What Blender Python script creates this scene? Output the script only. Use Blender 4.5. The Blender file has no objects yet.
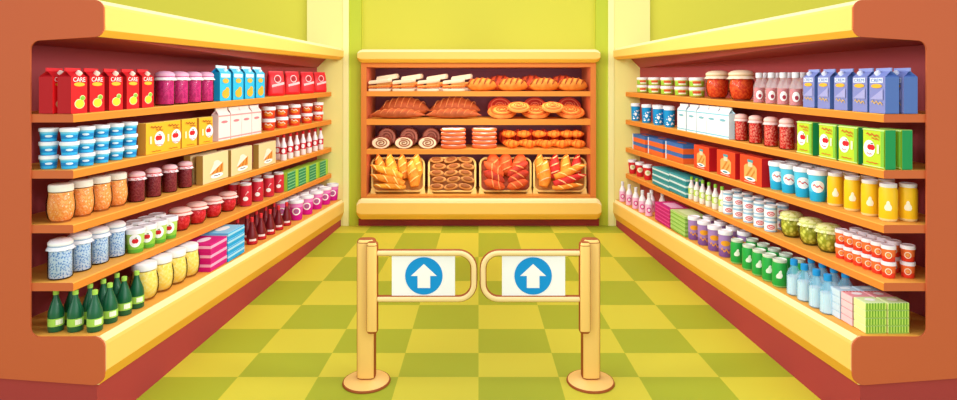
import bpy, bmesh, math, random
from mathutils import Vector, Matrix
random.seed(7)
SC = bpy.context.scene
COL = SC.collection
PI = math.pi
# ---- camera figures: eye height 1.6 m, horizon at row 86, focal 600 px on a 957 px wide frame
F, CX, HY, EYE = 600.0, 478.5, 86.0, 1.6

def W(px, py, z):
    """point of the place seen at (px, py) and standing z metres in front of the eye"""
    return Vector(((px - CX) * z / F, z, EYE - (py - HY) * z / F))

# ------------------------------------------------------------------ materials
def lin(h):
    h = h.lstrip('#')
    o = []
    for i in (0, 2, 4):
        c = int(h[i:i + 2], 16) / 255
        o.append(c / 12.92 if c <= 0.04045 else ((c + 0.055) / 1.055) ** 2.4)
    return (*o, 1.0)

MATS = {}
def M(hexa, rough=0.6, spec=0.25, alpha=1.0, metal=0.0):
    key = ('p', hexa, rough, spec, alpha, metal)
    if key in MATS: return MATS[key]
    m = bpy.data.materials.new('mat_' + hexa.strip('#'))
    m.use_nodes = True
    b = m.node_tree.nodes['Principled BSDF']
    b.inputs['Base Color'].default_value = lin(hexa)
    b.inputs['Roughness'].default_value = rough
    b.inputs['Specular IOR Level'].default_value = spec
    b.inputs['Metallic'].default_value = metal
    b.inputs['Alpha'].default_value = alpha
    MATS[key] = m
    return m

def MN(h1, h2, scale=60.0, lo=0.42, hi=0.58, rough=0.6, spec=0.2, kind='noise', h3=None):
    """two (or three) colours mixed by a noise or cell pattern in the thing's own coordinates"""
    key = ('n', h1, h2, h3, scale, lo, hi, rough, kind)
    if key in MATS: return MATS[key]
    m = bpy.data.materials.new('mat_mix_' + h1.strip('#'))
    m.use_nodes = True
    nt = m.node_tree
    b = nt.nodes['Principled BSDF']
    tc = nt.nodes.new('ShaderNodeTexCoord')
    if kind == 'noise':
        t = nt.nodes.new('ShaderNodeTexNoise'); t.inputs['Scale'].default_value = scale; t.inputs['Detail'].default_value = 2.0
        out = t.outputs['Fac']
    elif kind == 'cells':
        t = nt.nodes.new('ShaderNodeTexVoronoi'); t.inputs['Scale'].default_value = scale
        out = t.outputs['Distance']
    else:
        t = nt.nodes.new('ShaderNodeTexWave'); t.inputs['Scale'].default_value = scale; t.inputs['Distortion'].default_value = 1.0
        t.bands_direction = 'DIAGONAL' if kind == 'slash' else 'X'
        out = t.outputs['Fac']
    nt.links.new(tc.outputs['Object'], t.inputs['Vector'])
    r = nt.nodes.new('ShaderNodeValToRGB')
    r.color_ramp.elements[0].position = lo; r.color_ramp.elements[0].color = lin(h1)
    r.color_ramp.elements[1].position = hi; r.color_ramp.elements[1].color = lin(h2)
    if h3:
        e = r.color_ramp.elements.new(min(0.99, hi + 0.12)); e.color = lin(h3)
    nt.links.new(out, r.inputs['Fac'])
    nt.links.new(r.outputs['Color'], b.inputs['Base Color'])
    b.inputs['Roughness'].default_value = rough
    b.inputs['Specular IOR Level'].default_value = spec
    MATS[key] = m
    return m

def GLASS(h='#fff4e6', a=0.28):
    """clear jar glass: see-through with a little tint, mirror-like where it curves away"""
    key = ('g', h)
    if key in MATS: return MATS[key]
    m = bpy.data.materials.new('mat_glass_' + h.strip('#')); m.use_nodes = True
    nt = m.node_tree; nt.nodes.remove(nt.nodes['Principled BSDF'])
    tr = nt.nodes.new('ShaderNodeBsdfTransparent'); c = lin(h); tr.inputs['Color'].default_value = tuple(.9 + .1 * x for x in c[:3]) + (1,)
    gl = nt.nodes.new('ShaderNodeBsdfGlossy'); gl.inputs['Roughness'].default_value = .12
    fr = nt.nodes.new('ShaderNodeFresnel'); fr.inputs['IOR'].default_value = 1.28
    mx = nt.nodes.new('ShaderNodeMixShader')
    nt.links.new(fr.outputs[0], mx.inputs[0]); nt.links.new(tr.outputs[0], mx.inputs[1]); nt.links.new(gl.outputs[0], mx.inputs[2])
    nt.links.new(mx.outputs[0], nt.nodes['Material Output'].inputs['Surface'])
    MATS[key] = m
    return m

# ------------------------------------------------------------------ mesh building
class MB:
    def __init__(s):
        s.v, s.f, s.m, s.mats = [], [], [], []
    def mi(s, mat):
        if mat not in s.mats: s.mats.append(mat)
        return s.mats.index(mat)
    def face(s, pts, mat):
        b = len(s.v); s.v.extend(Vector(p) for p in pts)
        s.f.append(tuple(range(b, b + len(pts)))); s.m.append(s.mi(mat))
    def box(s, x0, x1, y0, y1, z0, z1, mat, front=None, side=None, top=None, mtx=None):
        c = [Vector(p) for p in ((x0,y0,z0),(x1,y0,z0),(x1,y1,z0),(x0,y1,z0),(x0,y0,z1),(x1,y0,z1),(x1,y1,z1),(x0,y1,z1))]
        if mtx: c = [mtx @ p for p in c]
        b = len(s.v); s.v.extend(c)
        fr, sd, tp = front or mat, side or mat, top or mat
        for q, mm in (((0,3,2,1), mat), ((4,5,6,7), tp), ((0,1,5,4), fr), ((1,2,6,5), sd), ((2,3,7,6), fr), ((3,0,4,7), sd)):
            s.f.append(tuple(b + i for i in q)); s.m.append(s.mi(mm))
    def rings(s, rings, mats, cap0=True, cap1=True, closed=True):
        """loft through rings of equal point count; mats: one material or one per gap"""
        n = len(rings[0]); idx = []
        for r in rings:
            b = len(s.v); s.v.extend(Vector(p) for p in r); idx.append(b)
        for k in range(len(rings) - 1):
            mm = mats[k] if isinstance(mats, (list, tuple)) else mats
            a, b = idx[k], idx[k + 1]
            for i in range(n if closed else n - 1):
                j = (i + 1) % n
                mt = mm(i) if callable(mm) else mm
                s.f.append((a + i, a + j, b + j, b + i)); s.m.append(s.mi(mt))
        first = mats[0] if isinstance(mats, (list, tuple)) else mats
        last = mats[-1] if isinstance(mats, (list, tuple)) else mats
        if callable(first): first = first(0)
        if callable(last): last = last(0)
        if cap0: s.f.append(tuple(idx[0] + i for i in reversed(range(n)))); s.m.append(s.mi(first))
        if cap1: s.f.append(tuple(idx[-1] + i for i in range(n))); s.m.append(s.mi(last))
    def lathe(s, prof, mats, seg=20, sx=1.0, sy=1.0, wav=None):
        """prof: (radius, z); wav: (index set, amplitude, count) makes a frilled hem"""
        rings = []
        for k, (r, z) in enumerate(prof):
            ring = []
            for i in range(seg):
                a = 2 * PI * i / seg
                rr, zz = max(r, 1e-4), z
                if wav and k in wav[0]:
                    rr *= 1 + wav[1] * math.cos(wav[2] * a); zz += wav[1] * r * 0.35 * math.sin(wav[2] * a)
                ring.append((rr * math.cos(a) * sx, rr * math.sin(a) * sy, zz))
            rings.append(ring)
        s.rings(rings, mats)
    def tube(s, pts, rad, mat, seg=10, closed=False):
        pts = [Vector(p) for p in pts]; rings = []
        n = len(pts); up = Vector((0, 1, 0))
        for i, p in enumerate(pts):
            d = (pts[min(i + 1, n - 1)] - pts[max(i - 1, 0)]).normalized()
            a = d.cross(up)
            if a.length < 1e-4: a = d.cross(Vector((1, 0, 0)))
            a.normalize(); b = d.cross(a).normalized()
            r = rad[i] if isinstance(rad, (list, tuple)) else rad
            rings.append([p + a * r * math.cos(2 * PI * k / seg) + b * r * math.sin(2 * PI * k / seg) for k in range(seg)])
        s.rings(rings, mat)
    def build(s, name, parent=None, smooth=True, loc=None):
        me = bpy.data.meshes.new(name)
        me.from_pydata([tuple(p) for p in s.v], [], s.f)
        for m in s.mats: me.materials.append(m)
        me.polygons.foreach_set('material_index', s.m)
        if smooth:
            me.polygons.foreach_set('use_smooth', [True] * len(s.f))
            me.set_sharp_from_angle(angle=math.radians(38))
        me.update()
        bm = bmesh.new(); bm.from_mesh(me); bmesh.ops.recalc_face_normals(bm, faces=bm.faces); bm.to_mesh(me); bm.free()
        return link(name, me, parent, loc)

def link(name, me, parent=None, loc=None):
    o = bpy.data.objects.new(name, me); COL.objects.link(o)
    if parent: o.parent = parent
    if loc: o.location = loc
    return o

def tag(o, label=None, cat=None, group=None, kind=None):
    for k, v in (('label', label), ('category', cat), ('group', group), ('kind', kind)):
        if v: o[k] = v
    return o

def root(name):
    return link(name, None)

def copy_tree(o, parent=None):
    c = o.copy(); COL.objects.link(c)
    if parent: c.parent = parent
    for ch in KIDS.get(o.name) or [x for x in o.children]:
        copy_tree(ch, c)
    return c
KIDS = {}; TILT = {}

ORD = 'first second third fourth fifth sixth seventh eighth ninth tenth eleventh twelfth thirteenth fourteenth fifteenth'.split()

def place(proto, spots, labels, cat, group):
    """spots: (location, yaw) or (location, yaw, scale); the prototype itself takes the first"""
    def cache(o):
        KIDS[o.name] = list(o.children)
        for ch in o.children: cache(ch)
    cache(proto)
    lo = Vector((9, 9, 9)); hi = -lo
    def ext(o):
        if o.type == 'MESH':
            for v in o.data.vertices:
                for i in range(3): lo[i] = min(lo[i], v.co[i]); hi[i] = max(hi[i], v.co[i])
        for ch in o.children: ext(ch)
    ext(proto)
    out = [proto] + [copy_tree(proto) for _ in spots[1:]]
    for o, sp, lb in zip(out, spots, labels):
        k = TILT.get(tuple(round(x, 4) for x in sp[0][:2]), 0)      # boards rise a little towards one end: stand on the higher side
        hy = abs(math.sin(sp[1])) * max(hi.x, -lo.x) + abs(math.cos(sp[1])) * max(hi.y, -lo.y)
        o.location = Vector(sp[0]) + Vector((0, 0, k * hy)); o.rotation_euler = (0, 0, sp[1])
        if len(sp) > 2: o.scale = (sp[2],) * 3 if not isinstance(sp[2], tuple) else sp[2]
        tag(o, lb, cat, group if len(spots) > 1 else None)
    return out

# ------------------------------------------------------------------ flat printed marks, laid on a face or round a can
def ell(cx, cy, rx, ry, n=18, a0=0.0):
    return [(cx + rx * math.cos(a0 + 2 * PI * i / n), cy + ry * math.sin(a0 + 2 * PI * i / n)) for i in range(n)]
def rect(x0, x1, y0, y1): return [(x0, y0), (x1, y0), (x1, y1), (x0, y1)]
def ringq(cx, cy, r, w, n=18, sy=1.0):
    q = []
    for i in range(n):
        a, b = 2 * PI * i / n, 2 * PI * (i + 1) / n
        q.append([(cx + k * math.cos(t), cy + sy * k * math.sin(t)) for k, t in ((r, a), (r, b), (r - w, b), (r - w, a))])
    return q
def pearpoly(cx, cy, s, lean=0.0):
    p = [(0, -1), (.55, -.95), (.8, -.5), (.7, -.05), (.38, .35), (.32, .75), (.12, 1.0), (-.12, 1.0), (-.32, .75), (-.38, .35), (-.7, -.05), (-.8, -.5), (-.55, -.95)]
    return [(cx + s * (x + lean * y), cy + s * y) for x, y in p]
def squig(x0, x1, y, amp, w, n):
    """a small handwritten line"""
    q = []; pts = []
    for i in range(n + 1):
        t = i / n
        pts.append((x0 + (x1 - x0) * t, y + amp * math.sin(t * n * 1.9) + amp * .5 * math.sin(t * 3.1 + 1)))
    for a, b in zip(pts, pts[1:]):
        q.append([(a[0], a[1] - w), (b[0], b[1] - w), (b[0], b[1] + w), (a[0], a[1] + w)])
    return q
def words2d(txt, cx, cy, w, h):
    cu = bpy.data.curves.new('lettering', 'FONT'); cu.body = txt; cu.align_x = 'CENTER'
    o = bpy.data.objects.new('lettering', cu); COL.objects.link(o)
    dg = bpy.context.evaluated_depsgraph_get(); dg.update()
    me = bpy.data.meshes.new_from_object(o.evaluated_get(dg))
    vs = [v.co.copy() for v in me.vertices]; fs = [tuple(p.vertices) for p in me.polygons]
    bpy.data.objects.remove(o); bpy.data.curves.remove(cu); bpy.data.meshes.remove(me)
    xs = [v.x for v in vs]; ys = [v.y for v in vs]
    sx, sy = w / (max(xs) - min(xs)), h / (max(ys) - min(ys))
    mx, my = (max(xs) + min(xs)) / 2, (max(ys) + min(ys)) / 2
    return [[(cx + (vs[i].x - mx) * sx, cy + (vs[i].y - my) * sy) for i in f] for f in fs]

def decal(parent, layers, surf, name='label', sx=1.0, sy=1.0):
    """layers: (list of 2D polygons, material); surf(u, v, lift) gives the point on the thing's skin"""
    items = []
    for k, (polys, mat) in enumerate(layers):
        for j, poly in enumerate(polys):
            items.append(([(x * sx, y * sy) for x, y in poly], mat, 0.0012 + 0.0007 * k + 0.00006 * min(j, 9)))
    # marks that lie apart are labels of their own
    bbs = [(min(x for x, y in p), max(x for x, y in p), min(y for x, y in p), max(y for x, y in p)) for p, _, _ in items]
    grp = list(range(len(items)))
    def find(a):
        while grp[a] != a: a = grp[a]
        return a
    for a in range(len(items)):
        for b in range(a):
            A, B = bbs[a], bbs[b]
            gap = math.hypot(max(0, A[0] - B[1], B[0] - A[1]), max(0, A[2] - B[3], B[2] - A[3]))
            if gap < 0.018: grp[find(a)] = find(b)
    out = None
    for r in sorted(set(find(a) for a in range(len(items)))):
        mb = MB()
        for a, (poly, mat, lift) in enumerate(items):
            if find(a) != r: continue
            if getattr(surf, 'bent', False) and (len(poly) > 5 or max(x for x, _ in poly) - min(x for x, _ in poly) > .012):
                bm = bmesh.new()
                bm.faces.new([bm.verts.new((x, y, 0)) for x, y in poly])
                bmesh.ops.triangulate(bm, faces=bm.faces)
                bmesh.ops.subdivide_edges(bm, edges=bm.edges, cuts=2, use_grid_fill=True)
                bm.normal_update()
                for f in bm.faces:
                    mb.face([surf(v.co.x, v.co.y, lift) for v in f.verts], mat)
                bm.free()
            else:
                mb.face([surf(x, y, lift) for x, y in poly], mat)
        out = mb.build(name, parent, smooth=False)
    return out

def flat(y, x0=0.0, z0=0.0):
    return lambda u, v, l: (x0 + u, y - l, z0 + v)
def flattop(z):
    return lambda u, v, l: (u, v, z + l)
def bent(r0, k=0.0):
    def f(u, v, l):
        r = r0 + k * v + l
        return (r * math.sin(u / max(r0, 1e-4)), -r * math.cos(u / max(r0, 1e-4)), v)
    f.bent = True
    return f
# ------------------------------------------------------------------ colours of the fittings
ORANGE = M('#c8623a'); MAROON = M('#a54347'); YEL = M('#f8cc68'); YEL_LIT = M('#ffe9a6'); YEL_SHADE = M('#f2b63c')  # cream and amber: the yellow with highlight and underside shade painted in
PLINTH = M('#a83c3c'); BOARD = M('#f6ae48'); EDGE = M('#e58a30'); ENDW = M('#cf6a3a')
LIME = M('#dad446'); LIMED = M('#c0ca38'); PALE = M('#f3ea92'); PALER = M('#f7f2a8')
TILEY = M('#d6cd3e', 0.55); TILEG = M('#aab32d', 0.55)
ZN, ZF = 2.76, 6.86          # near and far ends of the two long shelving units
KN, KF = ZN / F, ZF / F

# ------------------------------------------------------------------ room shell
def floor():
    mb = MB()
    ys = [233 + 24 * k for k in range(21)]
    zs = [8.6, 7.5] + [EYE * F / (y - HY) for y in ys]
    while zs[-1] > -2.0: zs.append(zs[-1] - 0.3)
    wd = lambda z: .4709 - .00907 * z              # the joints draw together a little down the aisle, as the shelves do
    for r in range(len(zs) - 1):
        for c in range(-25, 25):
            m = TILEY if (r + c) % 2 == 1 else TILEG
            a, b = wd(zs[r + 1]), wd(zs[r]); mb.face([(c * a, zs[r + 1], 0), ((c + 1) * a, zs[r + 1], 0), ((c + 1) * b, zs[r], 0), (c * b, zs[r], 0)], m)
    return tag(mb.build('floor', smooth=False), 'chequered floor of yellow and olive green tiles', 'floor', kind='structure')
floor()
mb = MB()
xo, zo = 119.5 * 6.93 / F, EYE + (HY - 55) * 6.93 / F    # the opening the bread case is set into
mb.box(-11, -xo, 6.93, 7.5, 0, 3.3, LIME); mb.box(xo, 11, 6.93, 7.5, 0, 3.3, LIME)
mb.box(-xo, xo, 6.93, 7.5, zo, 3.3, LIME); mb.box(-xo, xo, 7.45, 7.5, 0, zo, LIME)
tag(mb.build('wall_back', smooth=False), 'plain lime yellow wall behind the bread case', 'wall', kind='structure')
n = 0
def trim(px0, px1, z, depth, mat, label):
    global n
    n += 1
    a, b = (px0 - CX) * z / F, (px1 - CX) * z / F
    m = MB(); m.box(a, b, z, z + depth, 0, 3.3, mat)
    tag(m.build('trim_%d' % n, smooth=False), label, 'wall trim', kind='structure')
for s in (0, 1):
    q = (lambda x: 957 - x) if s else (lambda x: x)
    e = 'right' if s else 'left'
    trim(*sorted((q(348.6), q(361))), 6.885, 0.045, LIMED, 'darker green upright strip on the wall on the %s of the bread case' % e)
    trim(*sorted((q(307), q(342.9))), 6.87, 0.06, PALE, 'broad cream wall strip at the far end of the %s shelves' % e)
    trim(*sorted((q(343), q(348.6))), 6.865, 0.065, PALER, 'narrow pale edge strip beside the broad cream one on the %s' % e)

# ------------------------------------------------------------------ the two long shelving units
SH_N = [114.3, 170.6, 225.4, 283.5]                 # front corner of each board, near and far
SH_F = [91.9, 119.6, 147.2, 173.2]
LEV = []                                            # level -> (z near, z far, x near, x far)
for a, b in zip(SH_N, SH_F):
    LEV.append((EYE - (a - HY) * KN, EYE - (b - HY) * KF, (72 - CX) * KN, (331.5 - CX) * KF))
LEV.append((EYE - (336.5 - HY) * KN, EYE - (199.5 - HY) * KF, (103 - CX) * KN, (343 - CX) * KF))
BKN, BKF = -2.27, (317 - CX) * KF                   # back panel, near and far
def rounded(pts, rad, seg=5):
    out = []
    n = len(pts)
    for i, p in enumerate(pts):
        p = Vector(p); r = rad[i]
        if r == 0: out.append(p); continue
        a = (Vector(pts[i - 1]) - p).normalized(); b = (Vector(pts[(i + 1) % n]) - p).normalized()
        h = a.angle(b) / 2; d = r / math.tan(h)
        c = p + (a + b).normalized() * (r / math.sin(h))
        s0 = p + a * d - c; s1 = p + b * d - c
        for k in range(seg + 1):
            t = k / seg
            v = s0.lerp(s1, t); out.append(c + v.normalized() * r)
    return out
def unit(s):
    """s = 1 builds the unit on the left of the aisle, s = -1 the one on the right"""
    side = 'left' if s == 1 else 'right'
    u = root('shelving_unit'); u.location = (-1.9 * s, (ZN + ZF) / 2, 0)
    off = u.location
    def fin(mb, name, smooth=False):
        for v in mb.v: v.x *= s; v -= off
        return mb.build(name, u, smooth)
    PN = lambda x, y, z=ZN: Vector(((x - CX) * z / F, z, EYE - (y - HY) * z / F))
    # C-shaped end panel
    pts = [(-40, -3), (103.5, 0), (103.5, 36.3), (30.3, 41), (30.3, 337.2), (104.5, 336.8), (104.5, 386), (-40, 375.5)]
    pl = rounded(pts, [0, 9, 9, 9, 9, 11, 11, 0])
    mb = MB()
    zz = ZN
    mb.rings([[PN(p.x, p.y) for p in pl], [PN(p.x, p.y) + Vector((0, 0.008, 0)) for p in pl]], ORANGE)
    fin(mb, 'end_panel')
    # back panel
    mb = MB()
    zt, zb = EYE - (38 - HY) * KN, LEV[4][0] - .02
    ft, fb = EYE - (68 - HY) * KF, LEV[4][1] - .02
    ring = lambda x0, x1, y, z0, z1: [(x0, y, z0), (x1, y, z0), (x1, y, z1), (x0, y, z1)]
    mb.rings([ring(BKN, BKN - .04, ZN + .008, zb, zt), ring(BKF, BKF - .04, ZF, fb, ft)], MAROON); fin(mb, 'back_panel')
    # canopy: soffit, fascia, top strip in cream as a painted highlight
    mb = MB()
    a0, a1, b0, b1 = PN(97, 36.3), Vector((BKN, ZN, EYE - (41 - HY) * KN)), PN(326, 58.9, ZF), PN(317, 68, ZF)
    th = Vector((0, 0, .03)); dy = Vector((0, .008, 0))
    mb.rings([[a0 + dy, a1 + dy, a1 + th + dy, a0 + th + dy], [b0, b1, b1 + th, b0 + th]], MAROON); fin(mb, 'soffit')
    mb = MB()
    nr = [(101.5, 4.2), (104, 7.5), (104.4, 30), (98, 36.6), (80, 36.4), (80, 4.2)]
    fr = [(342, 49.6), (343.6, 50.8), (343.6, 57), (341, 59.6), (331, 59.4), (331, 49.6)]
    mb.rings([[PN(*p) + dy for p in nr], [PN(p[0], p[1], ZF) for p in fr]], lambda i: {2: YEL_SHADE}.get(i, YEL)); fin(mb, 'canopy')  # lower bevel has its shade painted in amber
    mb = MB()
    nr = [(93, -1), (97, .4), (104, 7.5), (101.5, 7.5), (80, 3), (80, -1)]
    fr = [(337, 47.5), (340, 47.7), (343.6, 50.8), (342, 50.8), (331, 49.4), (331, 47.5)]
    mb.rings([[PN(*p) + dy for p in nr], [PN(p[0], p[1], ZF) for p in fr]], YEL_LIT); fin(mb, 'canopy_highlight')
    # boards
    for k in range(4):
        zn, zf, xn, xf = LEV[k]
        mb = MB()
        r = lambda xa, xb, y, z, t, ch: [(xa - ch, y, z), (xa, y, z - ch), (xa, y, z - t), (xb, y, z - t), (xb, y, z)]
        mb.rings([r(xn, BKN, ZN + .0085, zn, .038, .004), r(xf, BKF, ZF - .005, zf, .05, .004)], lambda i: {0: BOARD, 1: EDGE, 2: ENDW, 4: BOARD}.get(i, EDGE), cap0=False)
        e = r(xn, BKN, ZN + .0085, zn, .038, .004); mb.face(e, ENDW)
        fin(mb, 'shelf_board')
    # deck, bumper, plinth
    zn, zf, xn, xf = LEV[4]
    mb = MB()
    mb.rings([ring(PN(95, 0).x, BKN, ZN + .008, zn - .04, zn), ring(PN(341, 0, ZF).x, BKF, ZF - .004, zf - .05, zf)], BOARD); fin(mb, 'deck')
    mb = MB()
    nr = [(98.5, 336.6), (104.3, 341.8), (105.3, 345), (105.3, 371), (98, 385.5), (93, 385.5), (93, 336.6)]
    fr = [(341.3, 199.7), (343.4, 202), (343.9, 203.4), (343.9, 212), (341, 219.6), (338, 219.6), (338, 200)]
    pick = lambda i: {0: YEL_LIT, 3: YEL_SHADE, 6: BOARD}.get(i, YEL)  # painted highlight on the top edge, painted shade on the lower slope
    mb.rings([[PN(*p) + dy for p in nr], [PN(p[0], p[1], ZF) for p in fr]], pick); fin(mb, 'bumper')
    mb = MB()
    x0, x1 = PN(97, 0, ZN + .008).x, PN(341, 0, ZF).x
    h0, h1 = EYE - (374 - HY) * KN, EYE - (218 - HY) * KF
    mb.rings([ring(x0, -2.385, ZN + .0085, 0, h0), ring(x1, -2.2, ZF - .004, 0, h1)], PLINTH); fin(mb, 'plinth')
    tag(u, 'long orange and yellow shelving unit along the %s side of the aisle' % side, 'shelving unit', 'long shelving units')
unit(1); unit(-1)

# ------------------------------------------------------------------ bread case in the end wall
ZB, ZBK = 6.80, 7.42
def bread_case():
    u = root('bread_case'); u.location = (0, ZB, 0)
    def fin(mb, name, smooth=False):
        for v in mb.v: v -= u.location
        return mb.build(name, u, smooth)
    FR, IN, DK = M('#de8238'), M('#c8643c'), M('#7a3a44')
    X = lambda px, z=ZB: (px - CX) * z / F
    Zz = lambda py, z=ZB: EYE - (py - HY) * z / F
    def bx(x0, x1, y0, y1, d0, d1, mat, **k):
        m = MB(); m.box(X(x0), X(x1), d0, d1, Zz(y1), Zz(y0), mat, **k); return m
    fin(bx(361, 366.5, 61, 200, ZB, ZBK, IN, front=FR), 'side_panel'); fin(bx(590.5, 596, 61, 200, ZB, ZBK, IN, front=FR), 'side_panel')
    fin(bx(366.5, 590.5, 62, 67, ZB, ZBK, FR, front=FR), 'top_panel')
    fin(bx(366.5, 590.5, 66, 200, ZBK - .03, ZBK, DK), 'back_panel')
    for a, b in ((91.3, 96.3), (119.2, 125), (149.5, 154.3)):
        m = MB(); m.box(X(366.5), X(590.5), ZB + .004, ZBK - .03, Zz(b), Zz(a), BOARD, front=M('#ec943a'))
        fin(m, 'shelf_board')
    fin(bx(366.5, 590.5, 195.5, 200, ZB + .004, ZBK - .03, BOARD, front=M('#ec943a')), 'deck')
    def bar(y0, y1, x0, x1, zf, name, lip):
        m = MB(); r = (Zz(y0, zf) - Zz(y1, zf)) / 2; c = (Zz(y0, zf) + Zz(y1, zf)) / 2
        prof = []
        ends = [(X(x0, zf), .55), (X(x0, zf) + .02, .85), (X(x0, zf) + .05, 1), (X(x1, zf) - .05, 1), (X(x1, zf) - .02, .85), (X(x1, zf), .55)]
        rings = []
        for xx, k in ends:
            q = [(-.55, 1), (.1, 1), (.1, -1), (-.55, -1), (-.9, -.62), (-1, -.45), (-1, .6), (-.88, .85)]
            rings.append([(xx, zf + .06 + .06 * a, c + r * k * b) for a, b in q])
        m.rings(rings, lambda i: {6: YEL_LIT, 7: YEL_LIT, 3: YEL_SHADE, 4: YEL_SHADE}.get(i, YEL))  # top faces painted as lit, lower faces as shaded
        return fin(m, name)
    bar(49.3, 62.5, 357.3, 600.4, 6.74, 'canopy', 0)
    bar(199, 219.8, 356.5, 601.5, 6.70, 'bumper', 0)
    m = MB(); z = 6.865
    m.box(X(358.5, z), X(599, z), z, ZBK, 0, Zz(219, z), PLINTH); fin(m, 'plinth')
    tag(u, 'orange bread case full of baked goods set in the end wall', 'bread case')
bread_case()

# ------------------------------------------------------------------ the pair of entrance gates
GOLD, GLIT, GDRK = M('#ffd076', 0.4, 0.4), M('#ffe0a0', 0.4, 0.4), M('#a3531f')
def gate(s):
    side = 'left' if s == 1 else 'right'
    z0 = 3.243; k = z0 / F
    g = root('entrance_gate'); gx = (366.6 - CX) * k
    g.location = (gx * s, z0, 0)
    edge = lambda i, n=24, w=2: GDRK if min(i % 12, 12 - i % 12) < w else GOLD
    def post(xc, yc, w, d, za, zb, name):
        m = MB(); prof = []
        for zz, kx in ((za, .82), (za + .008, .97), (za + .012, 1), (zb - .016, 1), (zb - .012, .98), (zb - .004, .9), (zb, .78)):
            ring = []
            for i in range(24):
                a = 2 * PI * (i - .5) / 24
                cx, cy = math.cos(a), math.sin(a)
                e = 0.62
                ring.append(((xc + kx * w * math.copysign(abs(cx) ** e, cx)) * s, yc + kx * d * math.copysign(abs(cy) ** e, cy), zz))
            prof.append(ring)
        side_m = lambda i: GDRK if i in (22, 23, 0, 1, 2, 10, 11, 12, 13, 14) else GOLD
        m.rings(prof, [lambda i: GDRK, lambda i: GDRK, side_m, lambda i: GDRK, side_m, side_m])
        return m.build(name, g)
    m = MB()
    m.lathe([(.126, 0), (.129, .004), (.126, .011), (.121, .012), (.110, .016), (.075, .026), (.055, .03)], [GDRK, GDRK, GDRK, GOLD, GOLD, GOLD], 40); m.build('base_plate', g)
    post(0, 0, .0505, .042, .026, .775, 'post')
    post(.0416, -.055, .0298, .03, .293, .771, 'hinge_sleeve')
    for zz in (.70, .35):                                     # bracket between post and sleeve
        m = MB(); m.box(.012 * s, .045 * s, -.05, 0, zz - .012, zz + .012, GDRK); m.build('hinge_bracket', g, smooth=False)
    # looped arm
    xl, xr, zt, zb, r = .045, .5805, .7153, .471, .082
    y = -.055
    path = [(xl, zt)]
    for cx, cz, a0 in ((xr - r, zt - r, 90), (xr - r, zb + r, 0)):
        for q in range(9):
            a = math.radians(a0 - q * 90 / 8); path.append((cx + r * math.cos(a), cz + r * math.sin(a)))
    path.append((xl, zb))
    m = MB(); rings = []
    for i, (x, zz) in enumerate(path):
        a = Vector(path[max(i - 1, 0)]); b = Vector(path[min(i + 1, len(path) - 1)]); d = (b - a).normalized(); nrm = Vector((-d.y, d.x))
        ring = []
        for q in range(20):
            t = 2 * PI * (q - .5) / 20; ring.append(((x + nrm.x * .0185 * math.cos(t)) * s, y + .0185 * math.sin(t), zz + nrm.y * .0185 * math.cos(t)))
        rings.append(ring)
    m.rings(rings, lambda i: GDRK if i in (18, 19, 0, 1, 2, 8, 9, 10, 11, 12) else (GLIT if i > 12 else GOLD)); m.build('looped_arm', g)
    # sign panel with the round arrow mark
    k2 = (z0 + y) / F
    sx = lambda px: (px - CX) * k2 - gx
    sz = lambda py: EYE - (py - HY) * k2
    m = MB(); xa, xb = sx(392), sx(455)
    if s == -1: xa, xb = -xb, -xa
    m.box(xa, xb, y - .006, y + .006, sz(295.8) - .004, sz(255.5) + .004, M('#ffffff', .5)); sp = m.build('sign_panel', g, smooth=False)
    cx = (sx(424)) * s; cz = sz(275.5); R = 18.7 * k2
    arrow = [(-13, 0), (0, 12), (13, 0), (6.3, 0), (6.3, -12), (-6.3, -12), (-6.3, 0)]
    bl, wh = M('#0796e2', .5), M('#ffffff', .5)
    ar = [[arrow[0], arrow[1], arrow[2]], [arrow[3], arrow[4], arrow[5], arrow[6]]]
    decal(sp, [([ell(0, 0, R, R, 40)], bl), ([[(x * k2, zq * k2) for x, zq in p] for p in ar], wh)], flat(y - .006, cx, cz), 'arrow_emblem')
    tag(g, 'golden entrance gate with a white arrow sign, its post on the %s' % side, 'gate', 'pair of entrance gates')
gate(1); gate(-1)
# ------------------------------------------------------------------ where goods stand on the long units
def lev_at(lv, z):
    t = (z - ZN) / (ZF - ZN); a, b, c, d = LEV[lv]
    return a + (b - a) * t, c + (d - c) * t           # height, x of the front edge
def slope(lv):
    a, b, c, d = LEV[lv]; return (d - c) / (ZF - ZN)
def depth_of(lv, m, d):
    """how far down the aisle a thing stands that is seen at column m (counted from its own side), d metres behind the shelf's front edge"""
    a, b, c, e = LEV[lv]; k = slope(lv)
    return F * (c - k * ZN - d) / ((m - CX) - F * k)
def spot(side, lv, z, d, face='cam', lift=0.0, yaw=None):
    h, x = lev_at(lv, z); x = (x - d) * (1 if side == 'L' else -1)
    if yaw is None:
        if face == 'cam': yaw = math.atan2(-x, z)
        else: yaw = (PI / 2 - math.atan(slope(lv))) * (1 if side == 'L' else -1)
    elif side == 'R': yaw = -yaw
    TILT[(round(x, 4), round(z, 4))] = abs((LEV[lv][1] - LEV[lv][0]) / (ZF - ZN))
    return (Vector((x, z, h + lift + .0008)), yaw)
def row(side, lv, ms, d, face='cam', lift=0.0, yaw=None):
    ds = d if isinstance(d, (list, tuple)) else [d] * len(ms)
    k = math.cos(math.atan((CX - sum(ms) / len(ms)) / F))       # girth as measured across the line of sight
    return [spot(side, lv, depth_of(lv, m, q), q, face, lift, yaw) + ((k, k, 1),) for m, q in zip(ms, ds)]
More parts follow.
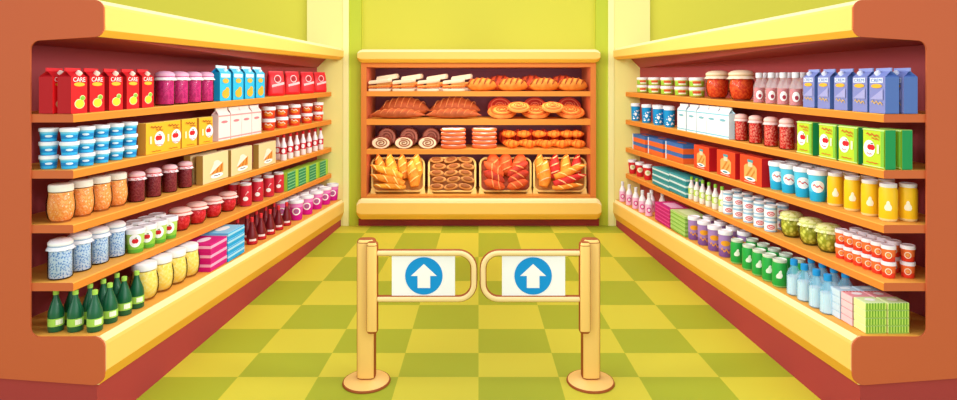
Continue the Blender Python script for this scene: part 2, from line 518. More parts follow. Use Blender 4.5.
def facerow(side, lv, m0s, d, w, dp, lift=0.0):
    """boxes whose label face starts at column m0 and lies d behind the shelf edge; w along the shelf, dp into it"""
    out = []
    for m in m0s:
        z = depth_of(lv, m, d) + w / 2
        out.append(spot(side, lv, z, d + dp / 2, 'aisle', lift))
    return out
U = {'L': 'left unit', 'R': 'right unit'}
LVN = ['top shelf', 'second shelf', 'third shelf', 'fourth shelf', 'bottom deck']
def labs(n, what, side, lv, extra='', frm='near end'):
    return ['%s %s%s from %s, %s %s' % (ORD[i], what, extra, frm, U[side], LVN[lv]) for i in range(n)]
def m_at(lv, z): return z * 1.0 / F

# ------------------------------------------------------------------ kinds of goods; each stands on its origin, its label towards -y
def lathe_part(name, parent, prof, mats, seg=20, **k):
    m = MB(); m.lathe(prof, mats, seg, **k); return m.build(name, parent)

def carton(name, w, dp, h, front, side, fin, cap, layers, px, topm=None, capside=1):  # side: darker tone, the shade of the end panels painted in
    g = root(name); hb = h * .80; hr = h * .94
    m = MB(); m.box(-w/2, w/2, -dp/2, dp/2, 0, hb, side, front=front, side=side, top=topm or side); m.build('body', g, smooth=False)
    m = MB(); t = topm or front
    A, B, C, D = (-w/2, -dp/2, hb), (w/2, -dp/2, hb), (w/2, dp/2, hb), (-w/2, dp/2, hb)
    e = w * .06
    p, q = (-w/2 + e, 0, hr), (w/2 - e, 0, hr)
    m.face([A, B, q, p], t); m.face([C, D, p, q], t)
    for P1, P2, P3, sg in ((A, D, p, 1), (B, C, q, -1)):       # the ends fold inwards under the ridge
        c = (P1[0] + sg * w * .22, 0, hb + (hr - hb) * .45)
        m.face([P1, c, P3], side); m.face([P2, c, P3], side); m.face([P1, P2, c], side)
    m.build('gable', g, smooth=False)
    m = MB(); m.box(-w/2 + e/2, w/2 - e/2, -.0035, .0035, hr - .004, h, fin); m.build('top_seam', g, smooth=False)
    if cap:
        n = Vector((0, -(hr - hb), dp / 2)).normalized()
        rot = Vector((0, 0, 1)).rotation_difference(n).to_matrix().to_4x4()
        m = MB(); r = min(w, dp) * .2; m.lathe([(r, -.006), (r, .012), (r * .85, .015), (0, .015)], cap, 14)
        o = Matrix.Translation((w * .12 * capside, -dp * .27, hb + (hr - hb) * .48)) @ rot
        m.v = [o @ v for v in m.v]; m.build('cap', g)
    if layers: decal(g, layers, flat(-dp/2, -w/2, 0), 'label', w / px[0], hb / px[1])
    return g

def box(name, w, dp, h, front, side, top, layers=None, px=(1, 1), toplayers=None, bands=None, endlayers=None):
    g = root(name); b = .0022
    m = MB()
    rg = lambda k, z: [(-w/2 + k, -dp/2 + k, z), (w/2 - k, -dp/2 + k, z), (w/2 - k, dp/2 - k, z), (-w/2 + k, dp/2 - k, z)]
    pick = lambda i: front if i in (0, 2) else side
    m.rings([rg(b, 0), rg(0, b), rg(0, h - b), rg(b, h)], [pick, pick, lambda i: top], cap0=True, cap1=False)
    m.face(rg(b, h), top)
    body = m.build('body', g, smooth=False)
    if layers: decal(g, layers, flat(-dp/2, -w/2, 0), 'label', w / px[0], h / px[1])
    if toplayers: decal(g, toplayers, flattop(h), 'top_label')
    if bands:
        for z0, z1, mat in bands:
            m = MB(); e = .001
            m.box(-w/2 - e, w/2 + e, -dp/2 - e, dp/2 + e, z0 * h, z1 * h, mat); m.build('band', g, smooth=False)
    return g

def tub(name, rt, rb, h, body, lid, layers=None, lidh=.16, bands=None, over=1.07, seg=20):
    g = root(name); hb = h * (1 - lidh)
    k = (rt - rb) / hb
    prof, mats = [(0, 0), (rb * .93, 0), (rb, h * .03)], [body, body]
    last = h * .03
    for z1, mt in (bands or [(1.0, body)]):
        z = hb * z1; prof.append((rb + k * z, z)); mats.append(mt)
    prof.append((0, hb)); mats.append(body)
    lathe_part('body', g, prof, mats, seg)
    R = rt * over
    lathe_part('lid', g, [(rt * .98, hb - h * .035), (R, hb - h * .03), (R, h - h * .03), (R * .94, h), (R * .86, h), (R * .82, h - h * .03), (0, h - h * .03)], lid, seg)
    if layers: decal(g, layers, bent(rb, k), 'label')
    return g

def can(name, r, h, body, metal, layers=None, rim=None, seg=20):
    g = root(name)
    rim = rim or metal
    lathe_part('body', g, [(0, 0), (r * .84, 0), (r * .9, h * .012), (r, h * .07), (r, h * .82), (r * .88, h * .90), (0, h * .90)], [rim, rim, rim, body, body, rim], seg)
    lathe_part('lid', g, [(r * .87, h * .89), (r * .92, h * .91), (r * .92, h * .99), (r * .87, h), (r * .8, h * .965), (0, h * .965)], metal, seg)
    if layers: decal(g, layers, bent(r), 'label')
    return g

JAR_ROUND = [(.58, 0), (.7, .01), (.88, .1), (1, .29), (1, .5), (.92, .68), (.77, .79), (.71, .84)]
JAR_STRAIGHT = [(.86, 0), (.95, .015), (1, .05), (1, .70), (.95, .78), (.86, .83)]
JAR_BOWL = [(.55, 0), (.66, .015), (.86, .12), (1, .34), (1, .46), (.93, .6), (.82, .68), (.8, .74)]
def jar(name, r, h, shape, fill, glass, lid, cloth=None, hem=None, band=None, base=None, layers=None, stripe=None, fillto=.78, seg=22):
    """lid: plain disc lid material, or cloth: a puffed cloth cover tied under the rim"""
    g = root(name)
    prof = [(0, 0)] + [(a * r, z * h) for a, z in shape]
    lathe_part('glass', g, prof, glass, seg)
    inn = [(0, h * .03)] + [(a * r * .9, max(z * h, h * .03)) for a, z in shape if z < fillto]
    inn += [(inn[-1][0], fillto * h), (0, fillto * h)]
    lathe_part('contents', g, inn, fill, seg)
    if base:
        lathe_part('base_ring', g, [(shape[0][0] * r * .9, -.0), (shape[1][0] * r * 1.0, .0), (shape[1][0] * r * 1.03, h * .03), (shape[1][0] * r, h * .045)], base, seg)
    zt = shape[-1][1] * h; rn = shape[-1][0] * r
    if cloth:
        R = max(rn * 1.12, r * 1.0)
        lathe_part('cloth_cover', g, [(R * 1.13, zt - h * .10), (R * .99, zt - h * .035), (R * .93, zt), (R * 1.0, zt + h * .04), (R * .98, zt + h * .085), (R * .8, zt + h * .135), (R * .45, zt + h * .165), (0, zt + h * .17)], [hem or cloth, hem or cloth, cloth, cloth, cloth, cloth, cloth], 32, wav=((0,), .05, 11))
        if band: lathe_part('tie_band', g, [(R * .95, zt - h * .02), (R * .985, zt - h * .015), (R * .985, zt + h * .008), (R * .95, zt + h * .012)], band, seg)
    else:
        R = max(rn * 1.1, r * .85)
        lathe_part('lid', g, [(rn, zt - h * .03), (R, zt - h * .03), (R * 1.02, zt - h * .01), (R * 1.02, h * .95), (R * .96, h * .99), (R * .86, h), (0, h)], lid, seg)
    if layers: decal(g, layers, bent(r), 'label')
    return g

def bottle(name, r, h, shape, glass, cap, capz, fill=None, fillto=0, bands=None, layers=None, seg=18, mats=None):
    g = root(name)
    prof = [(0, 0)] + [(a * r, z * h) for a, z in shape] + [(0, shape[-1][1] * h)]
    lathe_part('glass' if fill else 'body', g, prof, mats or glass, seg)
    if fill:
        inn = [(0, h * .02)] + [(a * r * .9, max(z * h, h * .02)) for a, z in shape if z < fillto]
        inn += [(inn[-1][0], fillto * h), (0, fillto * h)]
        lathe_part('contents', g, inn, fill, seg)
    rn = shape[-1][0] * r
    lathe_part('cap', g, [(rn * 1.02, capz * h), (rn * 1.22, capz * h), (rn * 1.22, h * .99), (rn * 1.05, h), (0, h)], cap, seg)
    for z0, z1, mat in bands or []:
        lathe_part('label_band', g, [(r * 1.0, z0 * h), (r * 1.015, z0 * h), (r * 1.015, z1 * h), (r * 1.0, z1 * h)], mat, seg)
    if layers: decal(g, layers, bent(r * 1.016), 'label')
    return g

def put(proto, spots, labels, cat, group):
    return place(proto, spots, labels, cat, group)

WHITE = M('#ffffff', .5); OFFW = M('#f4f1f6', .5); BLK = M('#3a2a2a')
def apple(cx, cy, s, red, leaf):
    return [([ell(cx - .35 * s, cy, .72 * s, .85 * s), ell(cx + .35 * s, cy, .72 * s, .85 * s)], red), ([ell(cx + .25 * s, cy + 1.15 * s, .42 * s, .18 * s)], leaf)]
# ================================================================== LEFT UNIT
S = 'L'
# --- top shelf: red cartons
red, dred = M('#ee1c24'), M('#b8141d'); yel, grn = M('#f2c23c'), M('#8fc43e')  # darker red puts shade into the carton sides
lay = [(words2d('CARE', 7, 34.5, 11, 4.6), WHITE), ([ell(7, 29.5, 5, 2.1)], yel), ([ell(7, 9.6, 4.6, 5.0)], M('#f6f1c4')), ([ell(9.6, 15.6, 2.6, 2.8)], M('#d9efa6')), ([ell(7, 9.6, 4.0, 4.4)], M('#e3dc3c')), ([ell(9.6, 15.4, 2.0, 2.2)], grn)]
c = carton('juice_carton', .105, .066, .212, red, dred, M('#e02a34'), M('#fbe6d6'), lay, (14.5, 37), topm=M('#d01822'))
sp = facerow(S, 0, [71.5, 90, 109.5, 127, 142.5], .008, .105, .066)
sp.append(spot(S, 0, sp[0][0].y, .008 + .066 + .02 + .033, 'aisle'))
put(c, sp, labs(5, 'red pear juice carton', S, 0) + ['red juice carton half hidden behind the nearest one, left unit top shelf'], 'carton', 'red juice cartons on the top shelf')
# pink jars with lace cloth
c = jar('jam_jar', .062, .205, JAR_STRAIGHT, MN('#dc3a86', '#c22a72', 60), GLASS('#f6a8d0', .25), None, cloth=M('#f3b7d6'), hem=WHITE, band=M('#c83f86'))
put(c, row(S, 0, [164.8, 179.3, 192.8, 205], .06), labs(4, 'pink jam jar under white lace cloth', S, 0), 'jar', 'pink jam jars')
# blue cartons
cy_, dcy = M('#2cc0ee'), M('#0f93cc')  # darker blue puts shade into the carton sides
lay = [([rect(1, 10, 24, 28)], M('#d8f2fb')), ([ell(5.5, 20.5, 3, 2.6)], M('#e8b84a')), ([ell(5.5, 7, 3.6, 4.6), ell(7, 11, 2, 3)], M('#f3b437'))]
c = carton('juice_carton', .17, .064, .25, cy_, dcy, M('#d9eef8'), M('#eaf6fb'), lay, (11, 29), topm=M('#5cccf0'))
put(c, facerow(S, 0, [220, 233.3, 245.2, 256.2], .008, .17, .064), labs(4, 'bright blue orange-juice carton', S, 0), 'carton', 'bright blue juice cartons')
# red crisp bags
def bag(name, w, d, h):
    g = root(name); m = MB()
    rg = lambda hw, hd, z: [(hw * math.copysign(abs(math.cos(a)) ** .5, math.cos(a)), hd * math.copysign(abs(math.sin(a)) ** .6, math.sin(a)), z) for a in [2 * PI * i / 20 for i in range(20)]]
    rr, dk = M('#e8202c', .4, .4), M('#b5121e', .4, .4)
    m.rings([rg(w * .5, d * .30, 0), rg(w * .52, d * .5, h * .1), rg(w * .49, d * .46, h * .5), rg(w * .46, d * .32, h * .82), rg(w * .45, .005, h * .93), rg(w * .45, .003, h)], lambda i: dk if i in (9, 10, 0, 19) else rr)
    m.build('bag_body', g)
    s = lambda u, v, l: (u, -(d * (.5 if v < h * .3 else (.5 - .24 * (v / h - .3)))) - l - .003, v)
    lays = [(ringq(0, h * .68, h * .16, h * .03), M('#f9dfe0')), ([ell(0, h * .68, h * .085, h * .085)], M('#a82a30')), ([[(-w * .36, h * .34), (w * .38, h * .46), (w * .38, h * .56), (-w * .36, h * .44)]], M('#f7c9cc'))]
    decal(g, lays, s); return g
c = bag('crisp_bag', .17, .085, .222)
put(c, row(S, 0, [275.5, 291.5, 306.5, 319.3], .075, yaw=math.radians(48)), labs(4, 'red crisp bag with white ring', S, 0), 'bag', 'red crisp bags')

# --- second shelf: blue tubs, three high, six stacks
b1, b2, b3 = M('#36b4ea'), M('#1a86d0'), M('#7fd3f4')
c = tub('yogurt_tub', .043, .037, .0635, b1, M('#f3f5fb'), [([ell(0, .026, .016, .0055)], M('#dff3fd'))], .24, [(.28, b1), (.42, b2), (.62, b2), (.8, b1), (1, b3)], 1.1, 18)
base = row(S, 1, [69.5, 85.8, 101, 115.5, 129.5], .06) 
z0 = base[0][0].y
base.append(spot(S, 1, z0, .158) + (base[0][2],))
sp, lb = [], []
nm = ['stack at the near end', 'second stack', 'third stack', 'fourth stack', 'fifth stack by the yellow boxes', 'stack tucked behind the first']
for i, (p, y, kk) in enumerate(base):
    for k, w in enumerate(('bottom', 'middle', 'top')):
        sp.append((p + Vector((0, 0, .064 * k)), y, kk)); lb.append('%s blue yogurt tub of the %s, left unit second shelf' % (w, nm[i]))
put(c, sp, lb, 'tub', 'blue yogurt tubs')
# yellow apple boxes
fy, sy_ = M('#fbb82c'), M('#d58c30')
def fruitlay(face, script, tilt=1):
    r_, l_ = M('#d8232a'), M('#4a7a34')
    return [([ell(13.2, 14.5, 5.2, 7.6)], WHITE)] + apple(12.2, 15.5, 3.1, r_, l_) + [(squig(9, 16, 8.5, .5, .4, 6), M('#e37a84')), ([rect(3.2, 5.0, 10.5, 18)], M('#fdf0c4')), (squig(4, 15, 26.5, 1.1, .55, 11) + squig(9, 16, 23.6, .6, .4, 7) + squig(5, 14, 2.6, .3, .3, 9), script)]
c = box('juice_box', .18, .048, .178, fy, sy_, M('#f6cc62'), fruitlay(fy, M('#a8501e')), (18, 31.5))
put(c, facerow(S, 1, [146, 163.9, 181.9, 199.2], .012, .18, .048), labs(4, 'yellow apple juice box', S, 1), 'box', 'yellow apple boxes')
# pale pink cartons
pk = M('#f7e4e0'); pb = M('#e99a9a')
lay = [([rect(0, 11.5, 24.5, 26), rect(0, 11.5, 1.5, 3)], pb), ([ell(5.5, 19, 3.2, 1.4)], M('#d98088'))]
c = carton('milk_carton', .179, .05, .232, pk, M('#eed0cb'), M('#fbefec'), None, lay, (11.5, 27), topm=M('#f5ded9'))
put(c, facerow(S, 1, [218.5, 231, 241.5, 252], .012, .183, .05), labs(4, 'pale pink milk carton', S, 1), 'carton', 'pale pink milk cartons')
# orange red tubs, two high
o1 = M('#ea4a20'); o2 = M('#f08a2a')
c = tub('cream_tub', .057, .05, .102, o1, M('#f7f5f7'), [([ell(0, .04, .034, .019)], o2), (squig(-.03, .035, .05, .008, .004, 6), M('#fdeedd'))], .26, [(.3, M('#e23d1c')), (1, o1)], 1.1, 18)
base = row(S, 1, [268.5, 281.5, 294.3, 306.8, 318], .072)
sp, lb = [], []
for i, (p, y, kk) in enumerate(base):
    for k, w in enumerate(('lower', 'upper')):
        sp.append((p + Vector((0, 0, .1025 * k)), y, kk)); lb.append('%s orange-red tub of the %s stack beside pale pink cartons, left unit second shelf' % (w, ORD[i]))
put(c, sp, lb, 'tub', 'orange red cream tubs')

# --- third shelf: round orange jars
c = jar('fruit_jar', .071, .178, JAR_ROUND, MN('#ffbf70', '#f6923a', 75, .35, .55, h3='#ffd9a6'), GLASS('#ffdcb6', .3), M('#eeebe0'), base=M('#b5713a'))
put(c, row(S, 2, [61, 81, 99.3, 116], .113), labs(4, 'round jar of orange preserve, cream lid', S, 2), 'jar', 'round orange preserve jars')
# dark jam jars
c = jar('jam_jar', .050, .168, JAR_STRAIGHT, MN('#8a2c36', '#a0444a', 90, .45, .6), GLASS('#c88a90', .16), None, cloth=M('#f6c9cf'), hem=MN('#fbe3e6', '#e8707c', 90, .55, .6), band=M('#d62a3a'))
put(c, row(S, 2, [136.6, 153.2, 169.6, 185], .085), labs(4, 'dark red jam jar under spotted cloth', S, 2), 'jar', 'dark red jam jars')
# tan pastry boxes
fb, sb = M('#ead09a'), M('#b5893e')
lay = [([ell(13, 19, 3, 2.2), [(6, 9), (19, 9), (19.5, 17), (14, 20.5), (10, 18)]], M('#f4ead6')), ([[(6.2, 8), (19.5, 8), (19.5, 18)]], M('#e8963c')), ([[(8, 8), (9.4, 8), (11, 11.5), (10, 11)], [(12, 8), (13.4, 8), (15, 14), (14, 14)], [(16, 8), (17.3, 8), (18.6, 16.5), (17.6, 16)]], M('#c86a22')), ([ell(13, 5.6, 6.2, 2.4)], WHITE), (squig(10, 16, 5.6, .4, .4, 5), BLK)]
c = box('pastry_box', .36, .045, .196, fb, sb, M('#f1dcae'), lay, (25, 29))
sp = facerow(S, 2, [203, 231.2, 258.8], .012, .36, .045)
sp[2] = facerow(S, 2, [258.8], .012, .36, .045)[0]
z = depth_of(2, 196, .09)
sp.append(spot(S, 2, sp[0][0].y, .012 + .045 + .06, 'aisle'))
put(c, sp, labs(3, 'tan pastry box', S, 2) + ['tan box hidden behind the first pastry box, left unit third shelf'], 'box', 'tan pastry boxes')
# red and white bottles
BSH = [(.9, 0), (1, .02), (1, .52), (.86, .62), (.45, .76), (.4, .9)]
c = bottle('yogurt_bottle', .030, .235, BSH, M('#f8eef0', .4), M('#d6202c'), .88, bands=[(.24, .5, M('#d42a3e'))], layers=[([ell(0, .087, .017, .022)], WHITE)], mats=None)
sp = row(S, 2, [283.5, 290.2, 296.7, 303, 309, 315, 320.6], .04) + row(S, 2, [277.5], .12)
put(c, sp, labs(7, 'white bottle with red band and cap', S, 2) + ['red capped bottle peeping from behind the last tan box, left unit third shelf'], 'bottle', 'red and white yogurt bottles')

# --- fourth shelf: blue jars with white cloth
c = jar('sweets_jar', .062, .188, JAR_STRAIGHT, MN('#5a94d8', '#d4e6f8', 105, .25, .55, kind='cells'), GLASS('#dfeaf6', .3), None, cloth=M('#fbfcff'), hem=M('#eef2fa'), band=M('#9fb4d2'))
put(c, row(S, 3, [60.5, 79.8, 97.8, 114.8], .116), labs(4, 'jar of blue sweets under white cloth', S, 3), 'jar', 'jars of blue sweets')
# green apple buckets
gb = M('#8cc63f'); gd = M('#5fae3a')
lay = [([ell(0, .07, .031, .036)], WHITE)] + apple(0, .068, .015, M('#d3222b'), M('#4a7a34'))
c = tub('apple_tub', .053, .045, .132, gb, M('#f4f2f6'), lay, .17, [(.2, gd), (.45, gb), (1, M('#b9d86a'))], 1.08)
sp = row(S, 3, [135.2, 147, 158.3, 169], .058) + row(S, 3, [123, 135, 146.5, 157], .178)
put(c, sp, labs(4, 'green apple yogurt tub, front row,', S, 3) + labs(4, 'green apple yogurt tub, rear row,', S, 3), 'tub', 'green apple yogurt tubs')
# red jars with pink cloth
c = jar('berry_jar', .073, .158, JAR_BOWL, MN('#d8202e', '#e8424a', 60), GLASS('#ffd0c8', .26), None, cloth=M('#fbd2c6'), hem=M('#fbdcd2'), band=M('#d9605a'), base=M('#8a3a30'))
c_sp = row(S, 3, [180, 196.5, 212.5, 227.5], .115)
put(c, c_sp, labs(4, 'bowl-shaped red jam jar, pink cloth cover', S, 3), 'jar', 'red jam jars with pink cloth')
# red cherry cans
c = can('cherry_can', .050, .182, M('#d22a3c', .4), M('#e9e9ef', .35, .4), [([ell(0, .062, .021, .017)], WHITE), ([[(-.004, .09), (.0, .09), (.02, .118), (.016, .122)], [(.012, .105), (.02, .118), (.03, .116)]], M('#f5c7cc'))], rim=M('#c03a5a'))
sp = row(S, 3, [245.6, 257.5, 268.5, 278.6], .07) + row(S, 3, [234, 245.3, 256.6, 267], .185)
put(c, sp, labs(4, 'red cherry can, front row,', S, 3) + labs(4, 'red cherry can, rear row,', S, 3), 'can', 'red cherry cans')
# green striped boxes
fg = M('#1f8f5a')
lay = [([rect(0, 8.6, 0, 16)], fg)] + [([[(.3, 1.6 + 2.7 * k), (8.3, 1.6 + 2.7 * k), (8.3, 2.3 + 2.7 * k), (.3, 2.3 + 2.7 * k)] for k in range(6)], M('#8fd49a'))]
c = box('tea_box', .295, .10, .168, M('#a6d63a'), M('#a6d63a'), M('#b4dc46'), lay, (12, 16))
put(c, facerow(S, 3, [287.4, 298.6, 309.4, 319.8], .01, .295, .10), labs(4, 'lime box with green striped front', S, 3), 'box', 'lime green striped boxes')

# --- bottom deck: green bottles
BOT = [(.96, 0), (1, .015), (1, .42), (.92, .52), (.62, .68), (.36, .82), (.30, .9)]
c = bottle('wine_bottle', .040, .190, BOT, M('#0b5e3a', .3, .5), M('#a9d957'), .89, bands=[(.14, .33, M('#a9d957'))], layers=[([rect(-.002, .034, .034, .058)], M('#f6f9e0'))], mats=None, seg=22)
zr = 2.832
K8 = (.83, .83, 1)
sp = [spot(S, 4, zr, .086) + (K8,), spot(S, 4, zr, .178) + (K8,), spot(S, 4, zr, .270) + (K8,)] + row(S, 4, [109.8, 124.2, 136.8], .09)
sp += [spot(S, 4, 2.935, .18) + (K8,), spot(S, 4, 2.925, .262) + (K8,)] + row(S, 4, [103.3, 116.8], .165)
lb = ['green wine bottle at the end row nearest the aisle edge, left unit bottom deck', 'green wine bottle in the middle of the end row, left unit bottom deck', 'green wine bottle innermost in the end row, left unit bottom deck']
lb += ['%s green wine bottle behind the end row along the yellow edge, left unit bottom deck' % ORD[i] for i in range(3)]
lb += ['green wine bottle behind the aisle pair of the end row', 'green wine bottle behind the inner pair of the end row', 'third green wine bottle of the inner line, left unit bottom deck', 'fourth green wine bottle of the inner line, left unit bottom deck']
put(c, sp, lb, 'bottle', 'green wine bottles')
# yellow jars
c = jar('pickle_jar', .080, .198, JAR_ROUND, MN('#ffe25e', '#fff0a0', 60, .4, .65), GLASS('#fff3c4', .3), M('#f3f3f3'), base=M('#a8702c'))
put(c, row(S, 4, [144.5, 160.4, 174.6, 187.6], .135), labs(4, 'round jar of yellow preserve, white lid', S, 4), 'jar', 'round yellow preserve jars')
# magenta and blue flat packs
def pack(name, w, dp, h, body, band, top, topl):
    return box(name, w, dp, h, body, body, top, bands=[(.52, .82, band)], toplayers=topl)
def stack(proto, side, lv, m0, d, w, dp, h, n, what, group, cat='box'):
    sp, lb = [], []
    base = facerow(side, lv, [m0], d, w, dp)[0]
    words_ = {3: ['bottom', 'middle', 'top'], 4: ['bottom', 'second lowest', 'third lowest', 'top'], 5: ['bottom', 'second lowest', 'middle', 'second highest', 'top']}[n]
    for k in range(n):
        sp.append((base[0] + Vector((0, 0, (h + .0006) * k)), base[1])); lb.append('%s %s in its stack, %s %s' % (words_[k], what, U[side], LVN[lv]))
    put(proto, sp, lb, cat, group)
w_ = depth_of(4, 227.5, .03) - depth_of(4, 211, .03)
c = pack('napkin_pack', w_ * .97, .2, .0585, M('#d4127c'), M('#f6b2d8'), M('#d81a80'), [([ell(0, .0, w_ * .28, .035)], M('#fbe3f0'))])
stack(c, S, 4, 211, .03, w_ * .97, .2, .0585, 3, 'magenta napkin pack', 'magenta napkin packs')
w_ = depth_of(4, 245, .03) - depth_of(4, 228, .03)
c = pack('napkin_pack', w_ * .96, .2, .049, M('#1ea6e4'), M('#a8def6'), M('#8cd2f2'), [([ell(0, .0, w_ * .28, .04)], M('#f4fafd'))])
stack(c, S, 4, 228.3, .03, w_ * .96, .2, .049, 4, 'sky blue napkin pack', 'sky blue napkin packs')
# dark red sauce bottles
RB = [(.95, 0), (1, .02), (1, .25), (.92, .38), (.55, .62), (.28, .82), (.26, .9)]
c = bottle('sauce_bottle', .043, .205, RB, M('#7a1820', .35, .4), M('#e2323a'), .86, bands=[(.04, .2, M('#c81c2a'))], layers=[([rect(-.02, .034, .028, .044)], M('#fdeaea'))], mats=[M('#c81c2a'), M('#c81c2a'), M('#7a1820', .35, .4), M('#7a1820', .35, .4), M('#7a1820', .35, .4), M('#7a1820', .35, .4), M('#e2323a'), M('#e2323a')])
sp = row(S, 4, [252, 261, 270, 278.5, 286.5], .10) + row(S, 4, [237.5, 247, 256.3, 265.5, 274], .2)
put(c, sp, labs(5, 'dark red sauce bottle, front row,', S, 4) + labs(5, 'dark red sauce bottle, rear row,', S, 4), 'bottle', 'dark red sauce bottles')
# magenta yogurt cups
mg = M('#d8149c')
c = tub('yogurt_cup', .066, .055, .185, mg, M('#f3f2f6'), [(ringq(0, .085, .036, .012), WHITE), ([ell(0, .085, .018, .018)], M('#b06a9a'))], .12, [(.45, mg), (.75, M('#e246b0')), (1, M('#f08ad0'))], 1.06)
sp = row(S, 4, [296.3, 306.8, 316.6, 325, 332.6], .105) + row(S, 4, [281.5, 292.5, 302.5, 311, 317.5], [.245, .235, .232, .232, .232])
put(c, sp, labs(5, 'magenta yogurt cup, front row,', S, 4) + labs(5, 'magenta yogurt cup, rear row,', S, 4), 'cup', 'magenta yogurt cups')
# ================================================================== RIGHT UNIT (columns counted from the photograph's right edge)
S = 'R'
# --- top shelf: slate blue cartons
fb2, sb2 = M('#8389c6'), M('#5878c0')
lay = [([rect(1, 12.5, 31, 36.2)], M('#dfe8fa')), (words2d('CREM', 6.8, 33.6, 9.5, 3.4), M('#4f6fb8')), ([ell(7, 27.8, 5, 2.2)], M('#f2b43a')), (squig(2.5, 12.5, 10.5, 1.6, .65, 9), M('#e8b84a')), ([[(1, 14), (13, 14), (13, 25)]], M('#a4a4d8'))]
c = carton('milk_carton', .105, .066, .212, fb2, sb2, M('#8f9cd6'), M('#dfe6fa'), lay, (14.5, 37), topm=M('#7c8acc'), capside=-1)
sp = facerow(S, 0, [72, 90, 109.8, 127.3, 142.8], .008, .105, .066)
sp.append(spot(S, 0, sp[0][0].y, .008 + .066 + .02 + .033, 'aisle'))
put(c, sp, labs(5, 'slate blue milk carton', S, 0) + ['slate blue carton half hidden behind the nearest one, right unit top shelf'], 'carton', 'slate blue milk cartons')
# clear bottles of red juice
BJ = [(.9, 0), (1, .02), (1, .5), (.9, .6), (.56, .74), (.5, .84)]
c = bottle('juice_bottle', .041, .198, BJ, M('#fbf2f4', .25, .4, .26), M('#e6e6ee'), .83, fill=M('#c81c34'), fillto=.5, layers=[([ell(0, .052, .022, .03)], WHITE), ([ell(.004, .046, .011, .013)], M('#a8324a'))])
c_sp = row(S, 0, [161, 173.5, 185.3, 197.7], .05) + row(S, 0, [154.5, 167.8, 180, 192], .135)
put(c, c_sp, labs(4, 'clear bottle of red juice, front row,', S, 0) + labs(4, 'clear bottle of red juice, rear row,', S, 0), 'bottle', 'bottles of red juice')
# big jars with cream cloth
c = jar('fruit_jar', .096, .24, JAR_BOWL, MN('#ee6a30', '#d83a20', 60, .4, .6), GLASS('#ffdcc4'), None, cloth=M('#f8e0bc'), hem=M('#fbe8cc'), band=M('#c8a878'), base=M('#9a4a34'))
put(c, row(S, 0, [215.5, 239.5], .1), ['big orange jar under cream cloth beside the red juice bottles', 'big orange jar under cream cloth beside the small stacked tubs'], 'jar', 'big jars with cream cloth')
# small tubs with green label
g1, g2 = M('#9ac83a'), M('#d8e07a')
c = tub('dip_tub', .066, .062, .082, g1, M('#f2f0f2'), [([rect(-.036, .03, .03, .05)], M('#d8542a')), ([rect(-.03, .036, .016, .028)], M('#f6f0d8'))], .27, [(.12, M('#c07038')), (.8, g1), (1, g2)], 1.05)
base = row(S, 0, [260, 275, 289.5, 302.3, 314], .078)
sp, lb = [], []
for i, (p, y, kk) in enumerate(base):
    for k, w in enumerate(('lower', 'upper')):
        sp.append((p + Vector((0, 0, .0826 * k)), y, kk)); lb.append('%s green-labelled tub of the %s stack from big cloth-covered jars, right unit top shelf' % (w, ORD[i]))
put(c, sp, lb, 'tub', 'green labelled tubs')

# --- second shelf: green apple boxes
def fruitlay2():
    a = fruitlay(None, M('#d8352a'))
    return [([[(21 - x, y) for x, y in p] for p in polys] if k < 5 else polys, mt) for k, (polys, mt) in enumerate(a)]
lay = [([ell(6.2, 19, 5.6, 8.6)], WHITE)] + apple(8, 20.5, 3.4, M('#d8202a'), M('#3f7a34')) + [(squig(4, 9, 13.5, .6, .45, 5), M('#d86a74')), ([rect(14, 16, 15, 24)], M('#f6f8d0')), (squig(4, 16, 33, 1.3, .6, 9) + squig(9, 16, 29.5, .7, .45, 6) + squig(4, 15, 5, .4, .4, 8), M('#d8402a')), ([rect(0, 21, 38, 38.7), rect(0, 21, 1.4, 2.1)], M('#d8f0b0')), ([rect(18, 21, 2.1, 38)], M('#86c440'))]
c = box('juice_box', .148, .05, .185, M('#c0da30'), M('#1f9a55'), M('#a8d66a'), lay, (21, 39.5))
w_ = .148
sp = facerow(S, 1, [72, 99, 120.5, 144.5], .012, w_, .05)
sp.append(spot(S, 1, sp[0][0].y, .012 + .05 + .028 + .025, 'aisle'))
put(c, sp, labs(4, 'lime apple juice box, dark green end', S, 1) + ['lime box half hidden behind the nearest apple juice box, right unit second shelf'], 'box', 'lime apple juice boxes')
# red square jars
c = jar('pepper_jar', .048, .19, JAR_STRAIGHT, MN('#d81e24', '#f6a088', 85, .45, .62), GLASS('#ffd8d0'), None, cloth=M('#fbcfc4'), hem=M('#fbd8d0'), band=M('#e0a098'))
put(c, row(S, 1, [170.3, 186, 201.5, 215.7], .065), labs(4, 'jar of chopped red peppers, pink cloth', S, 1), 'jar', 'red pepper jars')
# white cartons
pk, pb = M('#fafcff'), M('#8fd2e4')
lay = [([rect(0, 11.5, 24.5, 26), rect(0, 11.5, 1.5, 3)], pb), ([ell(5.5, 19.5, 3.2, 1.4)], M('#7fbccc'))]
c = carton('milk_carton', .19, .05, .23, pk, M('#d4ecf4'), M('#fdfdff'), None, lay, (11.5, 27), topm=M('#eef4fa'))
put(c, facerow(S, 1, [228.3, 240, 250.5, 261, 271.3], .012, .19, .05), labs(5, 'white milk carton with pale blue lines', S, 1), 'carton', 'white milk cartons')
